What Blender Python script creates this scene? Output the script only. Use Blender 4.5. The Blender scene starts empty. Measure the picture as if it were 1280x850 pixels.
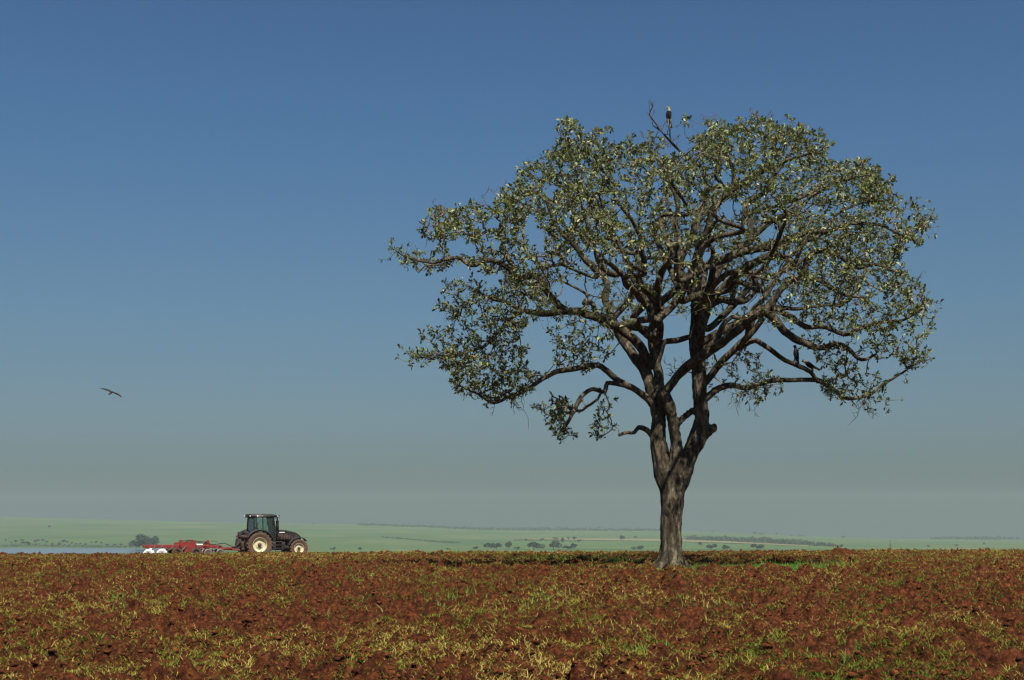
import bpy, bmesh, math, random
import numpy as np
from mathutils import Vector, Matrix

# ------------------------------------------------------------------ camera, sky, sun, exposure
SC = bpy.context.scene
COL = SC.collection
F = 1280 * 50 / 36.0          # focal length in photo pixels
EYE = 1.6                     # eye height
HY = 650.0                    # row of the eye level in the photo
cam_d = bpy.data.cameras.new('camera')
cam = bpy.data.objects.new('camera', cam_d)
COL.objects.link(cam)
cam.location = (0, 0, EYE)
cam.rotation_euler = (math.radians(90), 0, 0)
cam_d.lens = 50
cam_d.sensor_width = 36
cam_d.shift_y = (HY - 425) / 1280
cam_d.clip_start = 0.1
cam_d.clip_end = 30000
SC.camera = cam

SUN_EL, SUN_AZ = math.radians(56), math.radians(163)      # azimuth from +Y towards +X: behind the camera, to the right
sun_vec = Vector((math.cos(SUN_EL) * math.sin(SUN_AZ), math.cos(SUN_EL) * math.cos(SUN_AZ), math.sin(SUN_EL)))
sun_d = bpy.data.lights.new('sun', 'SUN')
sun_d.energy = 5.0
sun_d.angle = math.radians(0.5)
sun_d.color = (1.0, 0.95, 0.86)
sun = bpy.data.objects.new('sun', sun_d)
COL.objects.link(sun)
sun.rotation_euler = sun_vec.to_track_quat('Z', 'Y').to_euler()
sun.location = (20, -40, 60)

W = bpy.data.worlds.new('World')
SC.world = W
W.use_nodes = True
nt = W.node_tree
bg = nt.nodes['Background']
sky = nt.nodes.new('ShaderNodeTexSky')
sky.sky_type = 'NISHITA'
sky.sun_disc = False
sky.sun_elevation = SUN_EL
sky.sun_rotation = SUN_AZ
sky.altitude = 400
sky.air_density = 1.0
sky.dust_density = 1.2
sky.ozone_density = 2.0
geo = nt.nodes.new('ShaderNodeTexCoord')
sep = nt.nodes.new('ShaderNodeSeparateXYZ')
mx = nt.nodes.new('ShaderNodeMath'); mx.operation = 'MAXIMUM'; mx.inputs[1].default_value = 0.012
cmb = nt.nodes.new('ShaderNodeCombineXYZ')
nt.links.new(geo.outputs['Generated'], sep.inputs[0])
nt.links.new(sep.outputs[0], cmb.inputs[0]); nt.links.new(sep.outputs[1], cmb.inputs[1])
nt.links.new(sep.outputs[2], mx.inputs[0]); nt.links.new(mx.outputs[0], cmb.inputs[2])
nt.links.new(cmb.outputs[0], sky.inputs['Vector'])
tint = nt.nodes.new('ShaderNodeValToRGB')
tint.color_ramp.interpolation = 'B_SPLINE'
_e = tint.color_ramp.elements
for _p, _c in [(0.012, (0.43, 0.535, 0.62)), (0.05, (0.66, 0.80, 0.92)), (0.073, (0.74, 0.86, 0.97)), (0.139, (0.83, 1.07, 1.17)), (0.245, (0.79, 1.17, 1.42)), (0.345, (0.67, 1.09, 1.46)), (0.8, (0.9, 1.0, 1.1))]:
    el = _e[0] if _p == 0.012 else _e.new(_p)
    el.position = _p; el.color = (*[v * 0.5 for v in _c], 1)
_e[len(_e) - 1].color = (0.5, 0.5, 0.5, 1)
nt.links.new(sep.outputs[2], tint.inputs[0])
mul = nt.nodes.new('ShaderNodeVectorMath'); mul.operation = 'MULTIPLY'
nt.links.new(sky.outputs[0], mul.inputs[0]); nt.links.new(tint.outputs[0], mul.inputs[1])
nt.links.new(mul.outputs[0], bg.inputs['Color'])
bg.inputs['Strength'].default_value = 0.0775

SC.view_settings.view_transform = 'Standard'
SC.view_settings.look = 'None'
SC.view_settings.gamma = 1.0
SC.view_settings.use_curve_mapping = False
SC.view_settings.exposure = 0.40
SC.render.engine = 'CYCLES'
cy = SC.cycles
cy.max_bounces = 6; cy.diffuse_bounces = 3; cy.glossy_bounces = 2
cy.transmission_bounces = 4; cy.transparent_max_bounces = 8; cy.volume_bounces = 1
cy.use_denoising = True
cy.caustics_reflective = False; cy.caustics_refractive = False
cy.filter_width = 1.3

rng = np.random.default_rng(11)
random.seed(11)

# ------------------------------------------------------------------ helpers
def P(px, py, Y):
    """world point that stands at depth Y on the photo's sight line through (px, py)"""
    return Vector(((px - 640) / F * Y, Y, EYE - (py - HY) / F * Y))

def tag(o, label=None, cat=None, group=None, kind=None):
    if label: o['label'] = label
    if cat: o['category'] = cat
    if group: o['group'] = group
    if kind: o['kind'] = kind
    return o

def link(name, me, mats, parent=None, smooth=False):
    if not isinstance(mats, (list, tuple)): mats = [mats]
    for m in mats:
        if m: me.materials.append(m)
    if smooth:
        me.polygons.foreach_set('use_smooth', np.ones(len(me.polygons), dtype=bool))
    o = bpy.data.objects.new(name, me)
    COL.objects.link(o)
    if parent: o.parent = parent
    return o

def empty(name, loc, rz=0.0):
    o = bpy.data.objects.new(name, None)
    o.empty_display_size = 0.3
    o.location = loc
    o.rotation_euler = (0, 0, rz)
    COL.objects.link(o)
    return o

def np_mesh(name, V, Fc):
    """V (n,3) array, Fc (m,k) array of faces with k corners each"""
    V = np.asarray(V, dtype=np.float32); Fc = np.asarray(Fc, dtype=np.int32)
    me = bpy.data.meshes.new(name)
    me.vertices.add(len(V)); me.vertices.foreach_set('co', V.ravel())
    m, k = Fc.shape
    me.loops.add(m * k); me.loops.foreach_set('vertex_index', Fc.ravel())
    me.polygons.add(m)
    me.polygons.foreach_set('loop_start', np.arange(0, m * k, k, dtype=np.int32))
    me.polygons.foreach_set('loop_total', np.full(m, k, dtype=np.int32))
    me.update(calc_edges=True)
    return me

def h2(ix, iy, seed):
    x = (ix.astype(np.int64) * 374761393 + iy.astype(np.int64) * 668265263 + seed * 982451653) & 0xffffffff
    x = ((x ^ (x >> 13)) * 1274126177) & 0xffffffff
    x = ((x ^ (x >> 16)) * 2246822519) & 0xffffffff
    x = x ^ (x >> 15)
    return (x & 0xffffff) / float(0x1000000)

def vnoise(x, y, seed=0):
    ix = np.floor(x); iy = np.floor(y)
    fx = x - ix; fy = y - iy
    ix = ix.astype(np.int64); iy = iy.astype(np.int64)
    fx = fx * fx * (3 - 2 * fx); fy = fy * fy * (3 - 2 * fy)
    a = h2(ix, iy, seed); b = h2(ix + 1, iy, seed); c = h2(ix, iy + 1, seed); d = h2(ix + 1, iy + 1, seed)
    return a + (b - a) * fx + (c - a) * fy + (a - b - c + d) * fx * fy

def fbm(x, y, seed=0, oct=4):
    s = 0; amp = 0.5
    for i in range(oct):
        s = s + amp * vnoise(x, y, seed + i * 17); amp *= 0.5; x = x * 2.03 + 5.2; y = y * 2.03 + 1.3
    return s

def worley(x, y, seed=0):
    """distance to nearest scattered point and that point's random value"""
    ix = np.floor(x).astype(np.int64); iy = np.floor(y).astype(np.int64)
    best = np.full(x.shape, 9.0); val = np.zeros(x.shape)
    for dx in (-1, 0, 1):
        for dy in (-1, 0, 1):
            cx, cy_ = ix + dx, iy + dy
            qx = cx + h2(cx, cy_, seed); qy = cy_ + h2(cx, cy_, seed + 7)
            d = np.hypot(x - qx, y - qy)
            m = d < best
            best = np.where(m, d, best); val = np.where(m, h2(cx, cy_, seed + 13), val)
    return best, val

def sstep(a, b, x):
    t = np.clip((x - a) / (b - a), 0, 1)
    return t * t * (3 - 2 * t)

# ------------------------------------------------------------------ materials
def mat(name, color=(0.5, 0.5, 0.5), rough=0.6, metal=0.0, spec=0.5):
    m = bpy.data.materials.new(name)
    m.use_nodes = True
    b = m.node_tree.nodes['Principled BSDF']
    b.inputs['Base Color'].default_value = (*color, 1)
    b.inputs['Roughness'].default_value = rough
    b.inputs['Metallic'].default_value = metal
    b.inputs['Specular IOR Level'].default_value = spec
    return m

def nd(m, t, **kw):
    n = m.node_tree.nodes.new(t)
    for k, v in kw.items(): setattr(n, k, v)
    return n

def noisy(m, c1, c2, scale, detail=6, c3=None, bump=0.0, bscale=None, coords='Object', stretch=(1, 1, 1), bdist=0.02, lo=0.35, hi=0.65, rough=0.6):
    """mottled colour from noise, optional bump"""
    T = m.node_tree; L = T.links
    b = T.nodes['Principled BSDF']
    tc = nd(m, 'ShaderNodeTexCoord'); mp = nd(m, 'ShaderNodeMapping')
    mp.inputs['Scale'].default_value = stretch
    L.new(tc.outputs[coords], mp.inputs[0])
    n = nd(m, 'ShaderNodeTexNoise'); n.inputs['Scale'].default_value = scale; n.inputs['Detail'].default_value = detail
    n.inputs['Roughness'].default_value = rough
    L.new(mp.outputs[0], n.inputs['Vector'])
    r = nd(m, 'ShaderNodeValToRGB')
    r.color_ramp.elements[0].position = lo; r.color_ramp.elements[0].color = (*c1, 1)
    r.color_ramp.elements[1].position = hi; r.color_ramp.elements[1].color = (*c2, 1)
    if c3:
        e = r.color_ramp.elements.new((lo + hi) / 2); e.color = (*c3, 1)
    L.new(n.outputs['Fac'], r.inputs[0]); L.new(r.outputs[0], b.inputs['Base Color'])
    if bump:
        n2 = nd(m, 'ShaderNodeTexNoise'); n2.inputs['Scale'].default_value = bscale or scale * 3; n2.inputs['Detail'].default_value = 8
        n2.inputs['Roughness'].default_value = 0.7
        L.new(mp.outputs[0], n2.inputs['Vector'])
        bp = nd(m, 'ShaderNodeBump'); bp.inputs['Strength'].default_value = bump; bp.inputs['Distance'].default_value = bdist
        L.new(n2.outputs['Fac'], bp.inputs['Height']); L.new(bp.outputs[0], b.inputs['Normal'])
    return m

M = {}
M['soil'] = noisy(mat('red_soil', rough=0.95, spec=0.1), (0.024, 0.0076, 0.0035), (0.225, 0.070, 0.025), 12.0, 12, (0.092, 0.0275, 0.0108), bump=1.0, bscale=30, bdist=0.06, lo=0.38, hi=0.64, rough=0.75)
M['clod'] = noisy(mat('clod_soil', rough=0.95, spec=0.1), (0.028, 0.0087, 0.004), (0.21, 0.067, 0.023), 14.0, 8, (0.090, 0.028, 0.0103), bump=1.0, bscale=40, bdist=0.015)
M['bark'] = noisy(mat('bark', rough=0.9, spec=0.2), (0.014, 0.011, 0.008), (0.30, 0.245, 0.16), 8.0, 10, (0.078, 0.062, 0.04), bump=1.0, bscale=11, bdist=0.09, stretch=(1, 1, 0.25), lo=0.36, hi=0.68, rough=0.72)
M['twig'] = noisy(mat('twig_bark', rough=0.9, spec=0.2), (0.045, 0.037, 0.025), (0.27, 0.225, 0.155), 6.0, 5, (0.13, 0.105, 0.073), lo=0.3, hi=0.7)

def leaf_material(name, cols, rough=0.4, trans=0.25, attr=None, spec=0.5):
    m = mat(name, rough=rough, spec=spec)
    T = m.node_tree; L = T.links; b = T.nodes['Principled BSDF']; out = T.nodes['Material Output']
    r = nd(m, 'ShaderNodeValToRGB')
    els = r.color_ramp.elements
    els[0].position = cols[0][0]; els[0].color = (*cols[0][1], 1)
    els[1].position = cols[-1][0]; els[1].color = (*cols[-1][1], 1)
    for p, c in cols[1:-1]:
        e = els.new(p); e.color = (*c, 1)
    if attr:
        a = nd(m, 'ShaderNodeAttribute'); a.attribute_name = attr
        L.new(a.outputs['Fac'], r.inputs[0])
    else:
        g = nd(m, 'ShaderNodeNewGeometry')
        L.new(g.outputs['Random Per Island'], r.inputs[0])
    L.new(r.outputs[0], b.inputs['Base Color'])
    if trans:
        t = nd(m, 'ShaderNodeBsdfTranslucent'); L.new(r.outputs[0], t.inputs['Color'])
        mxs = nd(m, 'ShaderNodeMixShader'); mxs.inputs[0].default_value = trans
        L.new(b.outputs[0], mxs.inputs[1]); L.new(t.outputs[0], mxs.inputs[2]); L.new(mxs.outputs[0], out.inputs[0])
    return m

M['leaf'] = leaf_material('leaf', [(0.0, (0.04, 0.058, 0.012)), (0.35, (0.095, 0.125, 0.028)), (0.72, (0.205, 0.235, 0.062)), (0.92, (0.35, 0.37, 0.15)), (1.0, (0.24, 0.15, 0.05))], rough=0.46, trans=0.22, spec=0.5)
M['grass'] = leaf_material('dry_grass', [(0.0, (0.085, 0.14, 0.018)), (0.35, (0.17, 0.185, 0.026)), (0.72, (0.28, 0.25, 0.045)), (1.0, (0.46, 0.36, 0.10))], rough=0.8, trans=0.2, attr='tone', spec=0.1)
M['green_grass'] = leaf_material('green_grass', [(0.0, (0.075, 0.18, 0.02)), (0.6, (0.14, 0.27, 0.035)), (1.0, (0.25, 0.30, 0.06))], rough=0.7, trans=0.3, attr='tone', spec=0.3)
M['far_leaf'] = leaf_material('far_foliage', [(0.0, (0.022, 0.034, 0.018)), (0.5, (0.035, 0.05, 0.025)), (1.0, (0.055, 0.07, 0.035))], rough=0.7, trans=0.0)

# ------------------------------------------------------------------ terrain: the ploughed field on its rise
ZY = np.array([-40, 8, 13, 25, 38.5, 46, 52, 60, 70, 80, 95, 108, 125, 140, 180.])
ZZ = np.array([0.0, 0.0, 0.04, 0.14, 0.235, 0.285, 0.275, 0.15, -0.08, -0.34, -0.79, -1.14, -1.80, -2.6, -6.])
def macro(X, Y):
    X = np.asarray(X, float); Y = np.asarray(Y, float)
    z = np.interp(Y, ZY, ZZ)
    z = (z + np.interp(Y - 3, ZY, ZZ) + np.interp(Y + 3, ZY, ZZ)) / 3
    return z + 0.0042 * np.clip(X, -60, 60) + (fbm(X / 14 + 3, Y / 14, 5, 2) - 0.37) * 0.10

def rough_z(X, Y):
    z = (fbm(X / 2.3, Y / 2.3, 31, 3) - 0.44) * 0.20
    wx = X + (vnoise(X / 0.3, Y / 0.3, 61) - 0.5) * 0.22; wy = Y + (vnoise(X / 0.3 + 7, Y / 0.3, 62) - 0.5) * 0.22
    w, v = worley(wx / 0.55, wy / 0.55, 3)
    z = z + np.maximum(0, 0.62 - w) * (0.34 - 0.24 * sstep(36, 46, Y)) * (v > 0.5) * (0.3 + v)
    w, v = worley(wx / 0.23, wy / 0.23, 9)
    z = z + np.maximum(0, 0.65 - w) * 0.19 * v
    w, v = worley(X / 0.11, Y / 0.11, 21)
    z = z + np.maximum(0, 0.65 - w) * 0.14 * v
    z = z - np.maximum(0, vnoise(wx / 0.36, wy / 0.36, 71) - 0.60) * 0.75
    z = z + np.maximum(0, fbm(wx / 0.8, wy / 0.6, 83, 3) - 0.47) * (0.9 - 0.6 * sstep(34, 46, Y)) * np.where(vnoise(X / 1.3, Y / 1.3, 85) > 0.5, 1, 0.25)
    z = z + (vnoise(X / 0.05, Y / 0.05, 77) - 0.5) * 0.055
    z = z * (1 - 0.8 * np.exp(-((X - 5.6) / 3.6) ** 4 - ((Y - 38.0) / 1.9) ** 4))
    # the raised lump on the crest to the right
    z = z + 0.20 * np.exp(-(((X - 11.9) / 0.55) ** 2 + ((Y - 51.5) / 0.8) ** 2))
    return z - 0.02

def ground(X, Y):
    return macro(X, Y) + rough_z(np.asarray(X, float), np.asarray(Y, float))

def build_field():
    rows = [-30., -20, -10, -4, 0, 4, 7, 9, 10.5]
    y = 11.5
    while y < 60:
        rows.append(y); y += 0.022 + 0.0012 * y
    while y < 150:
        rows.append(y); y += 0.35
    Y = np.array(rows)
    s = np.linspace(-1, 1, 861)
    inner = s[None, :] * (0.40 * np.maximum(Y, 2) + 2.5)[:, None]
    e = np.linspace(0.04, 1, 22) ** 1.6
    wide = (1.0 * np.maximum(Y, 0) + 60)[:, None]
    w = (0.40 * np.maximum(Y, 2) + 2.5)[:, None]
    right = w + (wide) * e[None, :]
    X = np.concatenate([-right[:, ::-1], inner, right], axis=1)
    YY = np.repeat(Y[:, None], X.shape[1], axis=1)
    Z = ground(X, YY)
    V = np.stack([X, YY, Z], -1).reshape(-1, 3)
    nr, nc = X.shape
    i = np.arange(nr - 1)[:, None] * nc + np.arange(nc - 1)[None, :]
    Fc = np.stack([i, i + 1, i + nc + 1, i + nc], -1).reshape(-1, 4)
    return link('ploughed_field', np_mesh('ploughed_field', V, Fc), M['soil'])
tag(build_field(), kind='structure', label='red brown ploughed field in the foreground', cat='field')

# ------------------------------------------------------------------ far valley, lake and hills
RPX = np.array([-900, 0, 160, 300, 450, 560, 640, 840, 900, 1000, 1130, 1280, 2200.])
RPY = np.array([640, 646, 650, 653.5, 655.5, 659, 662, 663, 665.5, 670, 673.5, 675, 678.])
GD = np.array([1800, 2200, 2700, 3300, 4000, 4700, 5200.])
GG = np.array([1.0, 0.78, 0.52, 0.33, 0.15, 0.03, 0.0])
def far_z(px, D):
    px = np.asarray(px, float); D = np.asarray(D, float)
    pr = np.interp(px, RPX, RPY)
    shore = 684.5 + 3.0 * sstep(180, 420, px)
    py = pr + (shore - pr) * np.interp(D, GD, GG)
    z = EYE - (py - HY) / F * D
    zs = EYE - (shore - HY) / F * 1800
    left = sstep(235, 175, px)
    base = np.interp(D, [90, 150, 300, 700, 1400, 1800], [-4, -5.5, -13, -24, -31, 0]) 
    base = np.where(D >= 1400, -31 + (zs + 31) * (D - 1400) / 400.0, base)
    lakeb = np.interp(D, [90, 150, 300, 600, 1700, 1780, 1815], [-4, -5.5, -18, -37, -37, -35, -31.5])
    near = base * (1 - left) + lakeb * left
    z = np.where(D < 1800, near, z)
    ridge = EYE - (pr - HY) / F * 5200
    z = np.where(D > 5200, ridge - (D - 5200) * 0.03, z)
    return z

def far_point(px, py, dmax=5200):
    """point of the far slopes seen at (px, py)"""
    D = np.linspace(1750, dmax, 700)
    pys = HY + (EYE - far_z(np.full_like(D, px), D)) * F / D
    k = int(np.argmin(np.abs(pys - py)))
    d = float(D[k])
    return Vector(((px - 640) / F * d, d, float(far_z(px, d))))

def build_far():
    D = np.concatenate([np.linspace(95, 700, 24), np.linspace(740, 1700, 16), np.linspace(1720, 1860, 15), np.linspace(1900, 5200, 70), np.linspace(5260, 6200, 8)])
    px = np.concatenate([np.linspace(-900, -40, 24), np.linspace(-20, 1300, 140), np.linspace(1330, 2200, 24)])
    PX, DD = np.meshgrid(px, D)
    X = (PX - 640) / F * DD
    Z = far_z(PX, DD) + (fbm(X / 160, DD / 260, 3, 3) - 0.44) * 2.5 * sstep(2000, 2600, DD) * sstep(5200, 4700, DD)
    V = np.stack([X, DD, Z], -1).reshape(-1, 3)
    nr, nc = X.shape
    i = np.arange(nr - 1)[:, None] * nc + np.arange(nc - 1)[None, :]
    Fc = np.stack([i, i + 1, i + nc + 1, i + nc], -1).reshape(-1, 4)
    m = noisy(mat('pasture', rough=0.95, spec=0.1), (0.060, 0.105, 0.042), (0.135, 0.16, 0.070), 0.005, 8, (0.088, 0.132, 0.052), stretch=(1, 0.45, 1), lo=0.3, hi=0.7)
    return link('hills', np_mesh('hills', V, Fc), m, smooth=True)
tag(build_far(), kind='structure', label='hazy green pasture hills beyond the field', cat='hills')

def drape(name, pts_top, pts_bot, m, lift=0.5):
    """strip lying on the far slopes between two polylines of photo points"""
    bm = bmesh.new()
    n = 40
    def samp(pl, t):
        pl = np.array(pl, float); x = pl[0, 0] + (pl[-1, 0] - pl[0, 0]) * t
        return x, float(np.interp(x, pl[:, 0], pl[:, 1]))
    prev = None
    for i in range(n + 1):
        a = far_point(*samp(pts_top, i / n)); b = far_point(*samp(pts_bot, i / n))
        c = (a + b) / 2
        row = [bm.verts.new(a + Vector((0, 0, lift))), bm.verts.new(c + Vector((0, 0, lift + .4))), bm.verts.new(b + Vector((0, 0, lift)))]
        if prev:
            for k in range(2): bm.faces.new((prev[k], prev[k + 1], row[k + 1], row[k]))
        prev = row
    bm.normal_update()
    me = bpy.data.meshes.new(name); bm.to_mesh(me); bm.free()
    return tag(link(name, me, m), kind='structure')
m_dry = noisy(mat('dry_strip', rough=0.95, spec=0.1), (0.20, 0.17, 0.085), (0.27, 0.22, 0.12), 0.01)
m_lush = noisy(mat('lush_strip', rough=0.95, spec=0.1), (0.075, 0.125, 0.045), (0.10, 0.15, 0.055), 0.006)
drape('farm_track', [(640, 672.5), (720, 673.5), (830, 674), (900, 676.5), (1010, 682)], [(640, 673.2), (720, 675), (830, 676.5), (900, 678.5), (1010, 683)], m_dry)
drape('pasture_strip', [(640, 676), (720, 677), (830, 678), (900, 680), (1040, 684)], [(640, 687), (720, 687), (830, 687), (900, 687), (1040, 687)], m_lush, 0.3)

def build_lake():
    z = EYE - (684.5 - HY) / F * 1800 - 0.6
    m = mat('lake_water', (0.10, 0.15, 0.19), 0.16, 0.0, 0.5)
    T = m.node_tree; b = T.nodes['Principled BSDF']
    n = nd(m, 'ShaderNodeTexNoise'); n.inputs['Scale'].default_value = 0.25; n.inputs['Detail'].default_value = 4
    tc = nd(m, 'ShaderNodeTexCoord'); T.links.new(tc.outputs['Object'], n.inputs['Vector'])
    bp = nd(m, 'ShaderNodeBump'); bp.inputs['Strength'].default_value = 0.25; bp.inputs['Distance'].default_value = 0.3
    T.links.new(n.outputs['Fac'], bp.inputs['Height']); T.links.new(bp.outputs[0], b.inputs['Normal'])
    V = [(-1700, 560, z), (-120, 560, z), (-380, 1840, z), (-2000, 1840, z)]
    return link('lake', np_mesh('lake', V, [[0, 1, 2, 3]]), m)
tag(build_lake(), kind='structure', label='pale blue lake under the left hill', cat='lake')

# ------------------------------------------------------------------ haze: a closed box of even air
def build_haze():
    bm = bmesh.new(); bmesh.ops.create_cube(bm, size=1)
    me = bpy.data.meshes.new('haze'); bm.to_mesh(me); bm.free()
    m = bpy.data.materials.new('haze'); m.use_nodes = True
    T = m.node_tree
    T.nodes.remove(T.nodes['Principled BSDF'])
    v = T.nodes.new('ShaderNodeVolumePrincipled')
    v.inputs['Color'].default_value = (0.47, 0.56, 0.575, 1)
    v.inputs['Density'].default_value = 0.000145
    v.inputs['Anisotropy'].default_value = 0.0
    T.links.new(v.outputs[0], T.nodes['Material Output'].inputs['Volume'])
    o = link('haze', me, m)
    x = 5600; y0, y1 = -60, 6400; z0, z1 = -75, 110
    o.scale = (2 * x, y1 - y0, z1 - z0); o.location = (0, (y0 + y1) / 2, (z0 + z1) / 2)
    return tag(o, kind='stuff', label='thin pale haze lying over the valley', cat='haze')
build_haze()

# ------------------------------------------------------------------ the big tree
TY = 38.5
MPP = TY / F                                # metres per photo pixel at the trunk
def catmull(pts, step):
    """smooth resampling of (x, y, z, r) rows"""
    A = np.array(pts, float)
    if len(A) == 2:
        n = max(2, int(np.linalg.norm(A[1, :3] - A[0, :3]) / step) + 1)
        return A[0] + (A[1] - A[0]) * np.linspace(0, 1, n)[:, None]
    E = np.vstack([2 * A[0] - A[1], A, 2 * A[-1] - A[-2]])
    out = []
    for i in range(1, len(E) - 2):
        p0, p1, p2, p3 = E[i - 1:i + 3]
        n = max(2, int(np.linalg.norm(p2[:3] - p1[:3]) / step))
        t = (np.arange(n) / n)[:, None]
        out.append(0.5 * (2 * p1 + (p2 - p0) * t + (2 * p0 - 5 * p1 + 4 * p2 - p3) * t ** 2 + (3 * p1 - p0 - 3 * p2 + p3) * t ** 3))
    out.append(A[-1:])
    R = np.vstack(out)
    R[:, 3] = np.maximum(R[:, 3], A[:, 3].min() * 0.8)
    return R

def tube_geo(path, nseg=8, lump=0.0, seed=0):
    """rings along rows (x, y, z, r); returns verts, quads (ends closed by collapsing rings)"""
    p = path[:, :3]; r = path[:, 3].copy()
    t = np.gradient(p, axis=0); t /= np.maximum(np.linalg.norm(t, axis=1, keepdims=True), 1e-9)
    up = np.array([0.0, 1.0, 0.0]) if abs(t[0][1]) < 0.8 else np.array([1.0, 0, 0])
    U = np.zeros_like(p); u = np.cross(t[0], up); u /= np.linalg.norm(u)
    for i in range(len(p)):
        u = u - t[i] * np.dot(u, t[i]); u /= max(np.linalg.norm(u), 1e-9); U[i] = u
    Vv = np.cross(t, U)
    a = np.linspace(0, 2 * np.pi, nseg, endpoint=False)
    rr = np.repeat(r[:, None], nseg, 1)
    if lump:
        g = np.random.default_rng(seed)
        k = g.normal(0, 1, (len(p), nseg)); k = (k + np.roll(k, 1, 0) + np.roll(k, 1, 1) + np.roll(k, -1, 0)) / 2.0
        rr = rr * (1 + lump * k)
    ring = p[:, None, :] + rr[..., None] * (np.cos(a)[None, :, None] * U[:, None, :] + np.sin(a)[None, :, None] * Vv[:, None, :])
    ring = np.concatenate([np.repeat(p[:1, None, :] - t[:1, None, :] * r[0] * .3, nseg, 1), ring, np.repeat(p[-1:, None, :] + t[-1:, None, :] * r[-1] * .5, nseg, 1)], 0)
    n = len(ring)
    i = np.arange(n - 1)[:, None] * nseg; j = np.arange(nseg)[None, :]
    q = np.stack([i + j, i + (j + 1) % nseg, i + nseg + (j + 1) % nseg, i + nseg + j], -1).reshape(-1, 4)
    return ring.reshape(-1, 3), q

def join_geo(parts):
    V, Q, o = [], [], 0
    for v, q in parts:
        V.append(v); Q.append(q + o); o += len(v)
    return np.vstack(V), np.vstack(Q)

def remeshed(name, V, Q, voxel, smooth=4, mats=None):
    me = np_mesh(name, V, Q)
    bm = bmesh.new(); bm.from_mesh(me); bmesh.ops.remove_doubles(bm, verts=bm.verts, dist=1e-5); bm.to_mesh(me); bm.free()
    o = bpy.data.objects.new('tmp', me); COL.objects.link(o)
    m = o.modifiers.new('r', 'REMESH'); m.mode = 'VOXEL'; m.voxel_size = voxel
    s = o.modifiers.new('s', 'SMOOTH'); s.factor = 0.5; s.iterations = smooth
    dg = bpy.context.evaluated_depsgraph_get()
    out = bpy.data.meshes.new_from_object(o.evaluated_get(dg)); out.name = name
    bpy.data.objects.remove(o)
    return out

base_z = float(macro(P(839, 709, TY).x, TY))
tree = empty('lone_tree', (P(839, 709, TY).x, TY, base_z))
tag(tree, 'big spreading tree with a forked trunk standing alone in the red field', 'tree')
TREE_O = np.array(tree.location)

NODES, NRAD = [], []          # skeleton for the twigs: world points
def add_nodes(path):
    NODES.append(path[:, :3].copy()); NRAD.append(path[:, 3].copy())

def px_path(pts, d0, d1, step=0.12, bow=0.0):
    L = [0.0]
    for a, b in zip(pts[:-1], pts[1:]): L.append(L[-1] + math.hypot(a[0] - b[0], a[1] - b[1]))
    rows = []
    for (x, y, r), l in zip(pts, L):
        t = l / max(L[-1], 1e-6)
        d = d0 + (d1 - d0) * t ** 1.1 + bow * math.sin(math.pi * t)
        q = P(x, y, TY + d)
        rows.append((q.x, q.y, q.z, 0.93 * r * (TY + d) / F))
    return catmull(rows, step)

def depth_at(px, py):
    A = np.vstack(NODES)
    X = 640 + A[:, 0] / A[:, 1] * F; Y = HY - (A[:, 2] - EYE) / A[:, 1] * F
    k = int(np.argmin((X - px) ** 2 + (Y - py) ** 2))
    return float(A[k, 1] - TY)

stems = [
    [(839, 722, 17.5), (839.5, 710, 16.0), (839, 698, 14.8), (838.5, 678, 14), (839, 655, 14), (840, 630, 15), (841, 607, 16.5), (842, 590, 16)],
    [(836, 615, 12), (829, 590, 12), (825, 565, 11), (822, 548, 10.5), (823, 525, 9.5), (822, 505, 10), (824, 488, 9.5)],
    [(844, 605, 10), (845, 575, 8.5), (845, 552, 7), (841, 531, 7), (836, 508, 8), (828, 488, 8)],
    [(846, 610, 12), (855, 587, 12), (863, 566, 11), (873, 545, 12), (877, 524, 9.5), (875, 497, 9), (873, 459, 9.5), (871, 429, 10), (873, 399, 10.5), (873, 372, 9)],
    [(876, 546, 9), (886, 538, 6.5), (894, 533, 5.5)],
    [(846, 530, 5), (856, 520, 3.6), (869, 511, 4)],
]
sd = [(0, 0), (0.05, 0.15), (-0.1, -0.25), (0.0, 0.25), (0.1, 0.0), (-0.2, 0.15)]
geo_l = []
for k, (s, d) in enumerate(zip(stems, sd)):
    p = px_path(s, d[0], d[1], 0.10)
    if k < 4: add_nodes(p)
    geo_l.append(tube_geo(p, 14, 0.03, k))
for k in range(7):            # root flare
    a = k * 0.9 + 0.3
    c = np.array([P(839, 709, TY).x, TY, base_z])
    dirv = np.array([math.cos(a), math.sin(a), 0])
    rows = [(*(c + dirv * 0.15 + [0, 0, 0.75]), 0.13), (*(c + dirv * 0.25 + [0, 0, 0.32]), 0.12), (*(c + dirv * 0.40 + [0, 0, 0.12]), 0.11), (*(c + dirv * 0.72 + [0, 0, -0.14]), 0.06)]
    geo_l.append(tube_geo(catmull(rows, 0.08), 8))
V, Q = join_geo(geo_l)
me = remeshed('trunk', V - TREE_O, Q, 0.035, 5)
# bark furrows as real relief
n = len(me.vertices); co = np.empty(n * 3, np.float32); no = np.empty(n * 3, np.float32)
me.vertices.foreach_get('co', co); me.vertex_normals.foreach_get('vector', no)
co = co.reshape(-1, 3); no = no.reshape(-1, 3)
ang = np.arctan2(no[:, 1], no[:, 0])
fur = fbm(ang * 5 + vnoise(co[:, 2] * 2, co[:, 0] * 2, 4) * 2, co[:, 2] * 1.6, 8, 3) - 0.44
knob = fbm(co[:, 0] * 2 + co[:, 1], co[:, 2] * 1.5, 19, 2) - 0.37
co = co + no * (fur[:, None] * 0.11 + knob[:, None] * 0.06)
me.vertices.foreach_set('co', co.astype(np.float32).ravel()); me.update()
link('trunk', me, M['bark'], tree, smooth=True)

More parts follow.
